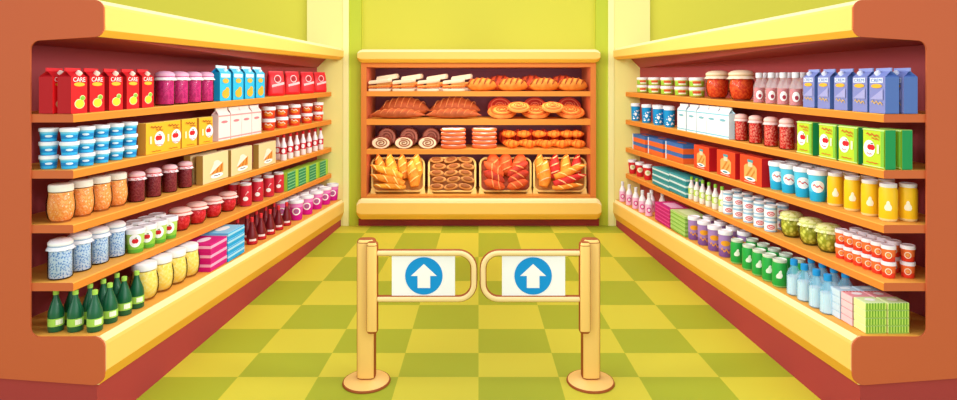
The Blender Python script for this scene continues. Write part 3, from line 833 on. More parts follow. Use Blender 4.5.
# blue dotted tubs
bl = M('#0f93d4'); dots = []
rnd = random.Random(3)
for i in range(16): dots.append(ell(rnd.uniform(-.05, .05), rnd.uniform(.02, .12), rnd.uniform(.003, .007), rnd.uniform(.003, .007), 8))
c = tub('cream_cup', .052, .046, .192, bl, M('#f3f4f8'), [(dots + [ell(0, .075, .014, .016), ell(-.02, .028, .015, .006), ell(.022, .034, .012, .006)], WHITE)], .14, None, 1.06)
sp = row(S, 1, [287.2, 298.6, 310.4, 321.3], .053) + row(S, 1, [289, 299.6], .135)
put(c, sp, labs(4, 'blue spotted cream cup, front row,', S, 1) + labs(2, 'blue spotted cream cup, rear row,', S, 1), 'cup', 'blue spotted cream cups')

# --- third shelf: yellow pear cans
lay = [([pearpoly(0, .075, .023)], M('#fff6d8'))]
c = can('pear_can', .046, .178, M('#fac81e', .4), M('#e9e9ee', .35, .4), lay, rim=M('#f2dc96'))
sp = row(S, 2, [68.8, 87, 104.5, 121.6], .09)
kk = sp[0][2]
sp += [spot(S, 2, sp[0][0].y, .185) + (kk,)] + row(S, 2, [70.5, 88.5, 106], .19)
put(c, sp, labs(4, 'yellow pear can, front row,', S, 2) + ['yellow pear can beside the front row can, nearest the upright end panel'] + labs(3, 'yellow pear can, rear row,', S, 2), 'can', 'yellow pear cans')
# light blue cups
cb = M('#35bfe6')
lay = [([ell(0, .085, .034, .034)], WHITE), (squig(-.024, .024, .085, .007, .0035, 6), M('#d82f3a'))]
c = tub('yogurt_cup', .056, .045, .176, cb, M('#f2f2f5'), lay, .13, [(.35, M('#1fb0e0')), (1, M('#56c8ea'))], 1.08)
sp = row(S, 2, [139.2, 153.8, 167.8, 179.5], .078) + row(S, 2, [116.5, 132, 147, 163], .205)
put(c, sp, labs(4, 'light blue yogurt cup, front row,', S, 2) + labs(4, 'light blue yogurt cup, rear row,', S, 2), 'cup', 'light blue yogurt cups')
# red orange boxes with a bottle picture
lay = [([rect(5, 19, 5, 19), ell(12, 17.5, 7, 5)], M('#f3b060')), ([rect(9.5, 14.5, 19, 24)], M('#f6d2b0')), ([rect(9, 15, 24, 27)], M('#5aa0a8')), ([[(7, 8), (9, 8), (15, 19), (13, 19)], [(12, 8), (14, 8), (17, 14), (17, 17)]], M('#d88a38')), ([ell(12, 5.6, 6, 2.3)], WHITE), ([ell(12, 5.6, 3.4, 1)], M('#4a90a0')), ([rect(6, 18, 1.6, 2.4)], M('#f8c8b0'))]
c = box('oil_box', .29, .075, .186, M('#ee4a22'), M('#c4121c'), M('#e8482a'), lay, (24, 31))
sp = facerow(S, 2, [195.5, 222, 248], .012, .29, .075)
put(c, sp, labs(3, 'red-orange box with bottle picture', S, 2), 'box', 'red orange boxes with bottle picture')
# blue and orange packets, two high
def packet(w, dp, h):
    g = box('rusk_box', w, dp, h, M('#ef6a2c'), M('#ef6a2c'), M('#3a7cc0'), toplayers=[([ell(0, 0, w * .22, dp * .22)], M('#e8793a'))])
    m = MB(); e = .001; m.box(-w/2 - e, w/2 + e, -dp/2 - e, dp/2 + e, h * .6, h + .0004, M('#3a70b4')); m.build('blue_band', g, smooth=False)
    m = MB(); m.box(-w/2 - .0022, -w/2 + w * .05, -dp/2 - .0022, -dp/2 + .01, 0, h * .98, M('#dce8f4')); m.build('pale_corner', g, smooth=False)
    return g
c = packet(.42, .14, .082)
sp, lb = [], []
for i, m0 in enumerate((274, 294.3, 312)):
    b = facerow(S, 2, [m0], .008, .42, .14)[0]
    for k, w in enumerate(('lower', 'upper')):
        sp.append((b[0] + Vector((0, 0, .083 * k)), b[1])); lb.append('%s blue-topped orange box of the %s stack from the red boxes' % (w, ORD[i]))
put(c, sp, lb, 'box', 'blue topped orange boxes')

# --- fourth shelf: orange tubs, two high
ot = M('#f0552a')
c = tub('carrot_tub', .034, .031, .0765, ot, M('#f4eef4'), [(ringq(0, .032, .016, .0045, 14), M('#fde6c8')), ([ell(0, .032, .008, .008, 10)], M('#f8a04a'))], .2, [(.4, M('#e83a1e')), (1, M('#f47436'))], 1.08, 18)
front = row(S, 3, [68.5, 79, 88.8, 98, 107, 115.5], .086)
kk = front[0][2]
sp, lb = [], []
for i, f in enumerate(front):
    for k, w in enumerate(('lower', 'upper')):
        sp.append((f[0] + Vector((0, 0, .077 * k)), f[1], kk)); lb.append('%s orange tub of the %s front stack from near end, right unit fourth shelf' % (w, ORD[i]))
for i, f in enumerate(front):
    q = spot(S, 3, f[0].y + (0 if i == 0 else .02), .178)
    for k, w in enumerate(('lower', 'upper')):
        sp.append((q[0] + Vector((0, 0, .077 * k)), q[1], kk)); lb.append('%s orange tub of the %s inner stack from near end, right unit fourth shelf' % (w, ORD[i]))
put(c, sp, lb, 'tub', 'orange tubs')
# olive jars
c = jar('olive_jar', .072, .168, JAR_BOWL, MN('#e6e668', '#a4a42a', 42, .3, .62, kind='cells'), GLASS('#f2f6c0'), None, cloth=MN('#eef0a8', '#c2cc5a', 45, .5, .62), hem=MN('#f2f4b8', '#b8c450', 45, .5, .62), band=M('#d8dc80'), base=M('#5a5420'))
put(c, row(S, 3, [128.3, 146.3, 165.5], .105), labs(3, 'olive jar under pale green cloth', S, 3), 'jar', 'olive jars')
# white tins with a red oval
lay = [([ell(0, .032, .026, .015)], M('#d8303c')), ([ell(0, .032, .020, .0095)], M('#f8d8dc')), (squig(-.013, .013, .032, .003, .0025, 5), M('#c8303c'))]
c = tub('cheese_tin', .042, .042, .083, M('#fafbff'), M('#eef2f4'), lay, .14, [(.15, M('#9cc4e0')), (.8, M('#fafbff')), (1, M('#9cc8e4'))], 1.0)
sp, lb = [], []
for nm_, base in (('front', row(S, 3, [186.3, 197.2, 208, 218.3, 228.5], .055)), ('rear', row(S, 3, [174.5, 187, 198.5, 209.5, 220], .16))):
    for i, (p, y, kk) in enumerate(base):
        for k, w in enumerate(('lower', 'upper')):
            sp.append((p + Vector((0, 0, .0836 * k)), y, kk)); lb.append('%s white tin of the %s %s stack from the olive jars, right unit fourth shelf' % (w, ORD[i], nm_))
put(c, sp, lb, 'tin', 'white tins with red oval')
# green and white bottles
c = bottle('drink_bottle', .028, .19, BSH, M('#f4f6ea', .4), M('#8cc63f'), .86, bands=[(.24, .5, M('#c4de62'))], layers=[([ell(0, .07, .016, .02)], M('#f8fbe0'))], mats=[M('#f4f6ea', .4)] * 3 + [M('#f4f6ea', .4), M('#f0e6e6', .4), M('#f0e6e6', .4), M('#f4f6ea', .4)])
put(c, row(S, 3, [234.8, 241.5, 248, 254.2, 260, 265.3], .042), labs(6, 'white bottle with green cap and band', S, 3), 'bottle', 'green and white bottles')
# teal packs
for j, (m0, m1, nm_) in enumerate(((271.5, 288, 'beside the green capped bottles'), (288.3, 305, 'beside the red cups'))):
    w_ = depth_of(3, m1, .008) - depth_of(3, m0, .008)
    c = pack('towel_pack', w_ * .98, .15, .056, M('#2c8f96'), M('#cfe8ea'), M('#4fb8ba'), [])
    base = facerow(S, 3, [m0], .008, w_ * .98, .15)[0]
    put(c, [(base[0] + Vector((0, 0, .0566 * k)), base[1]) for k in range(3)], ['%s teal pack of the stack %s' % (q, nm_) for q in ('bottom', 'middle', 'top')], 'pack', 'teal packs ' + nm_)
# red cups
c = tub('dessert_cup', .05, .036, .158, M('#d8262e'), M('#f4f0f4'), [([ell(0, .075, .026, .028)], M('#f4f0d0')), ([ell(0.003, .078, .012, .012)], M('#c8dc8a'))], .16, None, 1.05)
put(c, row(S, 3, [309.3, 317, 324.5], .07), labs(3, 'red dessert cup with white lid', S, 3), 'cup', 'red dessert cups')

# --- bottom deck: tissue packs, four high, two across
def tissue(nm_, m0, m1, side, stripes, top, topl):
    z0, z1 = depth_of(4, m0, .075), depth_of(4, m1, .075)
    w, dp, h = (z1 - z0) * .96, .1, .0352
    def mk():
        g = box('tissue_pack', w, dp, h, side, stripes, top, toplayers=[([ell(0, 0, w * .22, dp * .25)], topl)])
        return g
    out = []
    for col, cn in ((0, 'aisle'), (1, 'inner')):
        for k, q in enumerate(('bottom', 'second lowest', 'third lowest', 'top')):
            s_ = facerow(S, 4, [m0], .075 + col * (dp + .006), w, dp)[0]
            zc = (z0 + w / 2)
            s_ = spot(S, 4, zc, .075 + dp / 2 + col * (dp + .006), 'aisle', lift=(h + .0006) * k)
            out.append((s_, '%s %s tissue pack of the %s column, right unit bottom deck' % (q, nm_, cn)))
    c = mk()
    if nm_ == 'green striped':
        for x in (-w/2 - .001, w/2 + .0005):
            m = MB()
            for i in range(7):
                y0 = -dp/2 + dp * (i + .3) / 7.4
                m.box(x, x + .0005, y0, y0 + dp * .06, .001, h - .001, M('#6fae2e'))
            m.box(x - .0003, x + .0008, -dp/2, dp/2, .0, .005, M('#a0c850'))
            m.build('stripes', c, smooth=False)
    if nm_ == 'pink':
        m = MB()
        for i in range(6): m.box(-w/2 + .004, -w/2 + .012, -dp/2 + dp * (i + .25) / 6, -dp/2 + dp * (i + .7) / 6, h, h + .001, M('#b8483a'))
        m.build('dotted_edge', c, smooth=False)
    put(c, [a for a, b in out], [b for a, b in out], 'tissue pack', nm_ + ' tissue packs')
tissue('green striped', 91.8, 104, M('#ecf0a4'), M('#cdea6a'), M('#d8ecae'), M('#f8fbf0'))
tissue('pink', 105, 116.5, M('#f8ccd2'), M('#f2b8c0'), M('#e89aa0'), M('#fbeef0'))
tissue('pale blue', 117.3, 127, M('#d0e4f2'), M('#c0d8ea'), M('#b8d4e4'), M('#eaf8fc'))
# water bottles
BW = [(.88, 0), (1, .03), (1, .54), (.9, .64), (.5, .78), (.42, .86)]
c = bottle('water_bottle', .043, .197, BW, M('#8fd8f6', .25, .4, .36), M('#1c96dc'), .84, fill=M('#ffffff'), fillto=.52)
sp = row(S, 4, [129.3, 140.5, 152.5, 163], .075) + row(S, 4, [111.5, 123, 134.5, 145.5], .205)
put(c, sp, labs(4, 'water bottle with blue cap, front row,', S, 4) + labs(4, 'water bottle with blue cap, rear row,', S, 4), 'bottle', 'water bottles')
# green pear cans
lay = [([pearpoly(0, .078, .024, .25)], M('#eefae8'))]
c = can('pear_can', .0465, .160, M('#27a845', .4), M('#d8e6d2', .35, .4), lay, rim=M('#8fcf7a'))
sp = row(S, 4, [177.2, 187.6, 197.8, 208, 219.8], .08) + row(S, 4, [158.5, 171, 182.5, 193.5, 204.5], .19)
put(c, sp, labs(5, 'green pear can, front row,', S, 4) + labs(5, 'green pear can, rear row,', S, 4), 'can', 'green pear cans')
# purple cans
lay = [([ell(0, .098, .034, .020)], M('#f4a628')), (squig(-.032, .034, .045, .012, .006, 7), M('#f0a83a'))]
c = tub('dessert_tub', .05, .048, .182, M('#8f64ae'), M('#f4f2f6'), lay, .12, [(.35, M('#8456a4')), (1, M('#a883c2'))], 1.06)
sp = row(S, 4, [231.5, 242.5, 253, 262.8], .085) + row(S, 4, [212.5, 224, 236, 248], .205)
put(c, sp, labs(4, 'purple tub with orange oval, front row,', S, 4) + labs(4, 'purple tub with orange oval, rear row,', S, 4), 'tub', 'purple dessert tubs')
# green and magenta flat boxes
for m0, m1, nm_, body, band, top, tl in ((272.3, 287, 'light green', M('#8cc04a'), M('#b6dc7a'), M('#c8e08a'), M('#e0eeb0')), (287.6, 302.5, 'magenta', M('#c4146e'), M('#e04a94'), M('#d0187c'), M('#f4b8d8'))):
    w_ = depth_of(4, m1, .035) - depth_of(4, m0, .035)
    c = pack('flat_box', w_ * .97, .19, .0325, body, band, top, [([rect(-w_ * .3, w_ * .3, -.055, .06)], tl)])
    stack(c, S, 4, m0, .035, w_ * .97, .19, .0325, 5, nm_ + ' flat box', nm_ + ' flat boxes')
# pink ring bottles
c = bottle('lotion_bottle', .037, .22, BSH, M('#f6eef2', .4), M('#dfe2e6'), .8, layers=[(ringq(0, .06, .024, .009, 14, 1.1), M('#d8288c')), ([ell(0, .06, .012, .014, 10)], M('#f6eaf2'))], mats=[M('#f3b4d2', .4)] * 2 + [M('#f4bcd8', .4)] + [M('#f4f2f4', .4)] * 4)
sp = row(S, 4, [308, 314.6, 321.2, 327.8, 334.4], .06) + [spot(S, 4, 6.05, .16) + ((.95, .95, 1),), spot(S, 4, 5.95, .235) + ((.95, .95, 1),)]
put(c, sp, labs(5, 'white lotion bottle with pink ring', S, 4, frm='magenta boxes') + ['lotion bottle seen over the magenta boxes, right beside the ringed row', 'innermost lotion bottle seen over the magenta boxes, close to the back panel'], 'bottle', 'lotion bottles with pink ring')
# ================================================================== BREAD CASE
def BZ(py): return EYE - (py - HY) * ZB / F           # height of a board whose front edge shows at row py
BZS = [BZ(91.3), BZ(119.2), BZ(149.5), BZ(195.5)]
def bx_(px, z): return (px - CX) * z / F
def brow(k, pxs, back, lift=0.0, yaw=0.0):
    z = ZB + back
    return [(Vector((bx_(p, z), z, BZS[k] + lift + .001)), yaw) for p in pxs]
def blabs(n, what, shelf, side='left'): return ['%s %s from the %s, bread case %s' % (ORD[i], what, side, shelf) for i in range(n)]

# --- sandwiches
def sandwich():
    g = root('sandwich')
    cr, fl, lf = M('#f3dcb6'), M('#e8762a'), M('#e2a24e')
    def wedge(z0, z1, rise, mat, name, grow=0.0):
        m = MB(); n = 8
        def rg(z, sc):
            pts = [(-.125, -.07), (.10, -.085), (.125, -.06), (.125, .07), (.10, .09), (-.10, .02), (-.128, -.03)]
            return [(x * (sc + grow), y * (sc + grow), z + rise * (x + .13)) for x, y in pts]
        h = z1 - z0
        m.rings([rg(z0, .95), rg(z0 + h * .25, 1), rg(z1 - h * .3, 1), rg(z1, .92)], mat); return m.build(name, g)
    wedge(0, .028, 0, cr, 'bread_slice'); wedge(.078, .118, .10, cr, 'bread_slice')
    wedge(.03, .062, .05, fl, 'filling', .04)
    m = MB(); n = 16
    for i in range(n):
        x0 = -.12 + .24 * i / n; z = .062 + .07 * (x0 + .13)
        m.face([(x0, -.088, z - .016), (x0 + .015, -.093, z - .022 + .01 * (i % 2)), (x0 + .015, -.08, z), (x0, -.075, z)], lf)
    m.build('lettuce', g); return g
c = sandwich()
sp = brow(0, [380.5, 404.3, 429, 454], .10) + brow(0, [388, 412.5, 437.5, 462], .33, .0)
sp = [(p, y, (1, 1, 1.42)) if i >= 4 else (p, y, 1.0) for i, (p, y) in enumerate(sp)]
put(c, sp, blabs(4, 'sandwich wedge, front row,', 'top shelf') + blabs(4, 'sandwich wedge, rear row,', 'top shelf'), 'sandwich', 'sandwich wedges')
# --- loaves
def loaf(name, L, w, h, crust, cut, ncut, lean=.35, pw=2.6, qw=.5, sr=.075):
    g = root(name); m = MB(); rings = []
    n = 14
    for i in range(n + 1):
        t = -1 + 2 * i / n; k = max(.03, (1 - abs(t) ** pw)) ** qw
        rings.append([(L / 2 * t, w / 2 * k * math.cos(a), max(0, h * .42 + h * .58 * k * math.sin(a) - (0 if math.sin(a) > 0 else 0) - h * .42 * (1 - k) * .3) if math.sin(a) > 0 else h * .42 * (1 - k * abs(math.sin(a)) ** .6)) for a in [2 * PI * q / 18 for q in range(18)]])
    m.rings(rings, crust); m.build('crust', g)
    for i in range(ncut):
        t = -.72 + 1.44 * i / (ncut - 1); k = (1 - min(.95, abs(t)) ** pw) ** qw
        pts = []
        for q in range(6):
            a = math.radians(200 + 0) if False else math.radians(165 - 24 * q)
            tt = t + lean * (q - 2.5) / 5 * .5
            kk = max(.1, (1 - min(.97, abs(tt)) ** pw)) ** qw
            aa = math.radians(-170 + 24 * q)          # from the front low edge over the top
            y, z = w / 2 * kk * math.cos(aa), h * .42 + h * .58 * kk * math.sin(-aa)
            pts.append((L / 2 * tt, y, z + .001))
        m = MB(); r = min(w, h) * sr; m.tube(pts, [r * .35, r, r, r, r, r * .35], cut, 6); m.build('score_mark', g)
    return g
c = loaf('loaf', .346, .17, .15, MN('#f09a3c', '#e07c28', 14, .35, .65), M('#a8501c'), 5, .8)
put(c, brow(0, [481.6, 512.6, 543.8, 572.4], .11), blabs(4, 'golden scored loaf, front row,', 'top shelf', 'sandwiches'), 'loaf', 'golden scored loaves')
c = loaf('loaf', .30, .17, .185, MN('#d8582c', '#c43e22', 14, .35, .65), M('#8a2a18'), 4, .8)
put(c, brow(0, [500.5, 531.5, 562.5], .33), blabs(3, 'red-brown loaf, rear row,', 'top shelf', 'sandwiches'), 'loaf', 'red brown loaves')
# --- long dark loaves
cr2, ct2 = MN('#b85a2c', '#a24a20', 16, .35, .65), M('#d88648')
c = loaf('long_loaf', .64, .17, .115, cr2, ct2, 7, .45, 2.0, .62, .032)
put(c, brow(1, [397.3, 453.5], .10), ['front long brown loaf at the outer end, bread case second shelf', 'front long brown loaf beside the round buns, bread case second shelf'], 'loaf', 'front long brown loaves')
c = loaf('long_loaf', .60, .20, .245, cr2, ct2, 7, .45, 2.0, .62, .032)
put(c, brow(1, [404.5, 455], .34), ['tall rear brown loaf at the outer end, bread case second shelf', 'tall rear brown loaf beside the round buns, bread case second shelf'], 'loaf', 'rear long brown loaves')
# --- flat swirl buns, leaning
def bun(rad, th, tilt, c1, c2, c3):
    g = root('swirl_bun')
    R = Matrix.Rotation(math.radians(tilt), 4, 'X'); 
    def part(prof, mats, name, seg=28):
        m = MB(); m.lathe(prof, mats, seg); m.v = [R @ v for v in m.v]; return m, name
    ms = [part([(0, 0), (rad * .9, 0), (rad, th * .4), (rad * .93, th * .9), (rad * .8, th), (0, th)], c1, 'bun'),
          part([(rad * .58, th * .98), (rad * .58, th * 1.25), (rad * .50, th * 1.4), (0, th * 1.3)], c2, 'centre')]
    lo = min(v.z for m, _ in ms for v in m.v)
    sw = MB(); pts = [R @ Vector((rad * (.12 + .36 * q / 24) * math.cos(q * .55), rad * (.12 + .36 * q / 24) * math.sin(q * .55), th * 1.42)) for q in range(25)]
    sw.tube(pts, rad * .035, c3, 6)
    ring = MB(); ring.tube([R @ Vector((rad * .72 * math.cos(2 * PI * q / 28), rad * .72 * math.sin(2 * PI * q / 28), th * 1.0)) for q in range(29)], rad * .04, c3, 6)
    for m, nme in ms + [(sw, 'swirl'), (ring, 'glaze_ring')]:
        for v in m.v: v.z -= lo
        m.build(nme, g)
    return g
o1, o2, o3 = MN('#f08c3c', '#e8782c', 14), M('#f5a048'), M('#c85420')
c = bun(.17, .035, 24, o1, o2, o3)
put(c, brow(1, [502, 535.5, 570], .17), blabs(3, 'large orange swirl bun, front row,', 'second shelf', 'long loaves'), 'bun', 'large swirl buns')
c = bun(.128, .035, 24, M('#ee9640'), M('#f0a04a'), M('#c8601e'))
sp = brow(1, [518.5, 552.5], .07, .07)
put(c, sp, ['small pale swirl bun lying between the first two large buns', 'small pale swirl bun lying between the last two large buns'], 'bun', 'small pale swirl buns')
c = bun(.15, .035, 52, M('#e0483a'), M('#cc3c30'), M('#f08a60'))
put(c, brow(1, [500, 535, 569], .45), blabs(3, 'red swirl bun standing at the back', 'second shelf', 'long loaves'), 'bun', 'red swirl buns')
# --- chocolate swiss rolls
def swiss(rx, rz, L, plain=False):
    g = root('swiss_roll'); n = 24
    oval = lambda k, y, s=1.0: [(rx * s * math.cos(2 * PI * i / n), y, rz + rz * s * math.sin(2 * PI * i / n)) for i in range(n)]
    m = MB(); m.rings([oval(0, -L/2), oval(0, L/2)], M('#9a4e38')); m.build('chocolate_coat', g)
    m = MB(); m.rings([oval(0, -L/2 - .004, .93), oval(0, -L/2 + .01, .93)], M('#b8705a') if plain else M('#f8e4c0')); m.build('cream_face', g)
    pts = []
    for q in range(40):
        a = q * .36 + .6; k = .08 + .66 * q / 39
        pts.append((rx * k * math.cos(a), -L/2 - .006, rz + rz * k * math.sin(a)))
    m = MB(); m.tube(pts, .0062, M('#8a4636') if plain else M('#a05a34'), 6); m.build('swirl', g)
    m = MB()
    for q in range(9):
        a = math.radians(25 + q * 16)
        m.tube([(rx * 1.0 * math.cos(a), -L/2 + .006, rz + rz * 1.0 * math.sin(a)), (rx * 1.04 * math.cos(a + .1), -L/2 + .03, rz + rz * 1.04 * math.sin(a + .1)), (rx * math.cos(a), -L/2 + .06, rz + rz * math.sin(a))], .009, M('#7a2c22'), 6)
    m.build('icing', g); return g
c = swiss(.107, .068, .2)
put(c, brow(2, [382.3, 405, 428.3], .16), blabs(3, 'chocolate swiss roll, front row,', 'third shelf'), 'swiss roll', 'front swiss rolls')
c = swiss(.105, .108, .18, True)
put(c, brow(2, [388, 410, 432], .42), blabs(3, 'taller swiss roll, rear row,', 'third shelf'), 'swiss roll', 'rear swiss rolls')
# --- stacked glazed rings
def ring_cake(R, r):
    g = root('glazed_ring'); n, k = 28, 12
    def tor(a0, a1, grow, mat, name, wob=0.0):
        m = MB(); full = a1 - a0 >= 359
        rings = []
        for i in range(n):
            t = 2 * PI * i / n
            ring = []
            for q in range(k + (0 if full else 1)):
                a = math.radians(a0 + (a1 - a0) * q / k)
                w = wob * math.sin(5 * t) * (1 if q in (0, k) else 0)
                rr = R + (r * grow) * math.cos(a + w) * 1.25
                ring.append((rr * math.cos(t), rr * math.sin(t), r + r * grow * math.sin(a + w)))
            rings.append(ring)
        rings.append(rings[0])
        m.rings(rings, mat, cap0=False, cap1=False, closed=full); return m.build(name, g)
    tor(0, 360, 1.0, M('#e8703a'), 'ring'); tor(52, 128, 1.05, M('#fdeee0'), 'glaze', .3); return g
c = ring_cake(.120, .0228)
sp, lb = [], []
for px, nm_, n_, bk in ((453.3, 'beside the swiss rolls', 5, .17), (484.3, 'beside the croissants', 5, .20)):
    b = brow(2, [px], bk)[0]
    for k in range(n_):
        sp.append((b[0] + Vector((0, 0, .0466 * k)), .4 * k))
        lb.append('%s glazed ring of the stack %s' % (['bottom', 'second lowest', 'middle', 'second highest', 'top'][k], nm_))
for o in put(c, sp, lb, 'pastry', 'stacked glazed rings'):
    pass
# --- croissants
def croissant(mat, ridge):
    g = root('croissant'); m = MB(); rings = []; n = 20
    for i in range(n + 1):
        t = -1 + 2 * i / n
        a = t * 1.35
        cx, cy = .062 * math.sin(a), .05 - .058 * math.cos(a)
        seg = abs(((t + 1) * 3.5) % 1 - .5)
        r = (.012 + .03 * (1 - abs(t) ** 1.4)) * (1 - .22 * seg * 2 * .6)
        d = Vector((math.cos(a), math.sin(a), 0)); nn = Vector((-d.y, d.x, 0))
        rings.append([Vector((cx, cy, .0425)) + nn * r * math.cos(2 * PI * q / 12) * 1.05 + Vector((0, 0, 1)) * r * math.sin(2 * PI * q / 12) * .95 for q in range(12)])
    m.rings(rings, mat); m.build('pastry', g)
    for t in (-.55, -.2, .2, .55):
        a = t * 1.35; d = Vector((math.cos(a), math.sin(a), 0)); nn = Vector((-d.y, d.x, 0)); r = (.012 + .03 * (1 - abs(t) ** 1.4))
        c0 = Vector((.062 * math.sin(a), .05 - .058 * math.cos(a), .0425))
        mm = MB(); mm.tube([c0 + d * .006 * (q - 2.5) + nn * r * 1.06 * math.cos(math.radians(200 - 44 * q)) + Vector((0, 0, r * math.sin(math.radians(200 - 44 * q)))) for q in range(6)], .004, ridge, 5); mm.build('ridge', g)
    return g
ca = croissant(MN('#f59a38', '#ee7e26', 30, .35, .65), M('#d65c1e'))
sp = brow(2, [512, 529.5, 546, 562, 578.5], .11) + brow(2, [510, 525, 540, 555, 568, 577], .245, 0) + brow(2, [509, 524, 539, 554, 567, 576.5], .22, .106)
sp = [(p, y + .25 * math.sin(i * 2.3), 1.2) for i, (p, y) in enumerate(sp)]
lb = blabs(5, 'orange croissant, bottom front row,', 'third shelf', 'ring cakes') + blabs(6, 'orange croissant, bottom second row,', 'third shelf', 'ring cakes') + blabs(6, 'orange croissant, piled upper row,', 'third shelf', 'ring cakes')
put(ca, sp, lb, 'croissant', 'orange croissants')
cb_ = croissant(MN('#f0503a', '#e0402a', 30, .35, .65), M('#a82818'))
sp = [(p, .2 * math.sin(i * 1.7), (1.08, 1.2, 2.5)) for i, (p, y) in enumerate(brow(2, [505, 518, 531, 544, 557, 567, 576], .42))]
put(cb_, sp, blabs(7, 'red croissant, back row,', 'third shelf', 'ring cakes'), 'croissant', 'red croissants')
# --- four baskets of small breads, tipped towards the aisle
def TZ(py): return ZB + .15 + (194 - py) / 36 * .17        # the tipped plane of a basket
def T(px, py, out=0.0): 
    v = W(px, py, TZ(py)); return v + Vector((0, -.90, .42)) * out
BASKET_RIM = M('#fbdc82'); BASKET_IN = M('#cf8a3c')
def basket(x0, x1, label, inside=None):
    y0, y1 = 159.5, 192.3
    g = root('bread_basket'); o = T((x0 + x1) / 2, y1); g.location = o
    def fin(m, nme, sm=True):
        for v in m.v: v -= o
        return m.build(nme, g, sm)
    rp = rounded([(x0 + .8, y0), (x1 - .8, y0), (x1 - .8, y1), (x0 + .8, y1)], [6, 6, 6, 6], 6)
    m = MB(); m.tube([T(p.x, p.y, .05) for p in rp] + [T(rp[0].x, rp[0].y, .05), T(rp[1].x, rp[1].y, .05)], .013, BASKET_RIM, 8); fin(m, 'rim')
    m = MB(); m.rings([[T(p.x, p.y, .05) for p in rp], [T((p.x - (x0 + x1) / 2) * .96 + (x0 + x1) / 2, (p.y - 176) * .95 + 176, .004) for p in rp], ], inside or BASKET_IN, cap0=False); fin(m, 'tray')
    m = MB()                                                # splayed foot that holds it up
    a, b = T(x0, y1 - 3, .05), T(x1, y1 - 3, .05)
    for p, sg in ((a, -1), (b, 1)):
        m.rings([[p + Vector((0, -.012, 0)), p + Vector((-.014 * sg, -.012, 0)), p + Vector((-.014 * sg, .03, 0)), p + Vector((0, .03, 0))],
                 [Vector((p.x + .007 * sg, p.y - .02, BZS[3] + .001)), Vector((p.x - .06 * sg, p.y - .02, BZS[3] + .001)), Vector((p.x - .06 * sg, p.y + .05, BZS[3] + .001)), Vector((p.x + .007 * sg, p.y + .05, BZS[3] + .001))]], BASKET_RIM)
    fin(m, 'foot', False)
    tag(g, label, 'basket', 'bread baskets')
basket(372, 425, 'basket of pale pointed rolls at the outer end of the bread case deck')
basket(428.5, 476, 'basket of small brown seeded buns on the bread case deck', M('#b06c34'))
basket(479.5, 531, 'basket of red-brown fanned loaves on the bread case deck', M('#b4502c'))
basket(533, 585.5, 'basket of mixed orange and red pointed rolls on the bread case deck')
def roll(px0, py0, px1, py1, wpx, mat, line, out, name='pointed_roll', pointed=True, curl=0.12):
    """a small bread from tail (0) to tip (1) lying on the basket's tipped bed"""
    g = root(name); a, b = T(px0, py0, out), T(px1, py1, out + (.065 if py1 < 158 else .012)); o = (a + b) / 2; g.location = o
    ax = (b - a); L = ax.length; ax.normalize(); nrm = Vector((0, -.90, .42)); sd = ax.cross(nrm).normalized(); nrm = sd.cross(ax)
    r = wpx / 2 * TZ(177) / F; n = 10; rings = []; path = []
    for i in range(n + 1):
        t = i / n
        k = (math.sin(PI * min(1, .18 + .82 * t)) ** .6 if pointed else (1 - abs(2 * t - 1) ** 3) ** .5)
        k = max(k, .08)
        c = a + (b - a) * t + sd * (curl * r * math.sin(t * 6)); path.append((c, k))
        rings.append([c - o + sd * r * k * math.cos(2 * PI * q / 12) + nrm * r * .75 * k * math.sin(2 * PI * q / 12) for q in range(12)])
    m = MB(); m.rings(rings, mat); m.build('crust', g)
    for s0 in ((.25, .55, .85) if pointed else (.3, .6)):
        pts = []
        for q in range(6):
            t = min(.97, s0 - .1 + .2 * q / 5); i = min(n - 1, int(t * n)); f = t * n - i
            c = path[i][0].lerp(path[i + 1][0], f); k = path[i][1] * (1 - f) + path[i + 1][1] * f
            u = -.85 + 1.7 * q / 5
            pts.append(c - o + sd * r * k * u + nrm * (r * .75 * k * math.sqrt(max(0, 1 - u * u)) + .001))
        m = MB(); m.tube(pts, [.002, .0065, .008, .008, .0065, .002], line, 5); m.build('score_mark', g)
    return g
lo_, or_, yl_ = M('#ffdc82'), MN('#f49a34', '#ee8426', 18), MN('#fbb03a', '#f2942c', 18)
B1 = [((416.5, 180), (418.5, 156.5), 11.5, yl_), ((405, 180), (403.5, 157), 11, or_), ((394, 180), (391, 155.8), 11, yl_), ((384, 180), (379.5, 157), 10, or_), ((404, 181), (372.5, 169), 8, yl_), ((406, 187.5), (372.5, 178.5), 8, or_), ((407, 191), (375.5, 188.5), 5.5, yl_), ((416, 190), (413, 164), 12, or_)]
for i, (a, b, w_, mt) in enumerate(B1):
    tag(roll(*a, *b, w_, mt, lo_, [.065, .065, .065, .065, .155, .155, .15, .155][i]), ('pale pointed roll half buried under its neighbours in the pale roll basket' if i == 7 else '%s pale pointed roll, counted anticlockwise from the one beside the seeded buns' % ORD[i]), 'roll', 'pale pointed rolls')
rd_, rd2 = MN('#d8342a', '#c42a24', 18), M('#ffc890')
B4 = [((540.5, 180), (539, 156), 11, or_), ((552, 180), (555, 157), 11, rd_), ((563, 180), (566, 157), 11, or_), ((573, 180), (577.5, 157), 10.5, rd_), ((553, 181), (584.5, 169), 8, or_), ((552, 187.5), (584.5, 179), 8, rd_), ((551, 191), (581.5, 188.5), 5.5, or_), ((542, 190), (545, 164), 12, or_)]
for i, (a, b, w_, mt) in enumerate(B4):
    tag(roll(*a, *b, w_, mt, lo_ if i % 2 == 0 else rd2, [.065, .065, .065, .065, .155, .155, .15, .155][i]), ('orange pointed roll half buried in the mixed roll basket' if i == 7 else '%s mixed pointed roll, counted clockwise from the one beside the fanned loaves' % ORD[i]), 'roll', 'mixed pointed rolls')
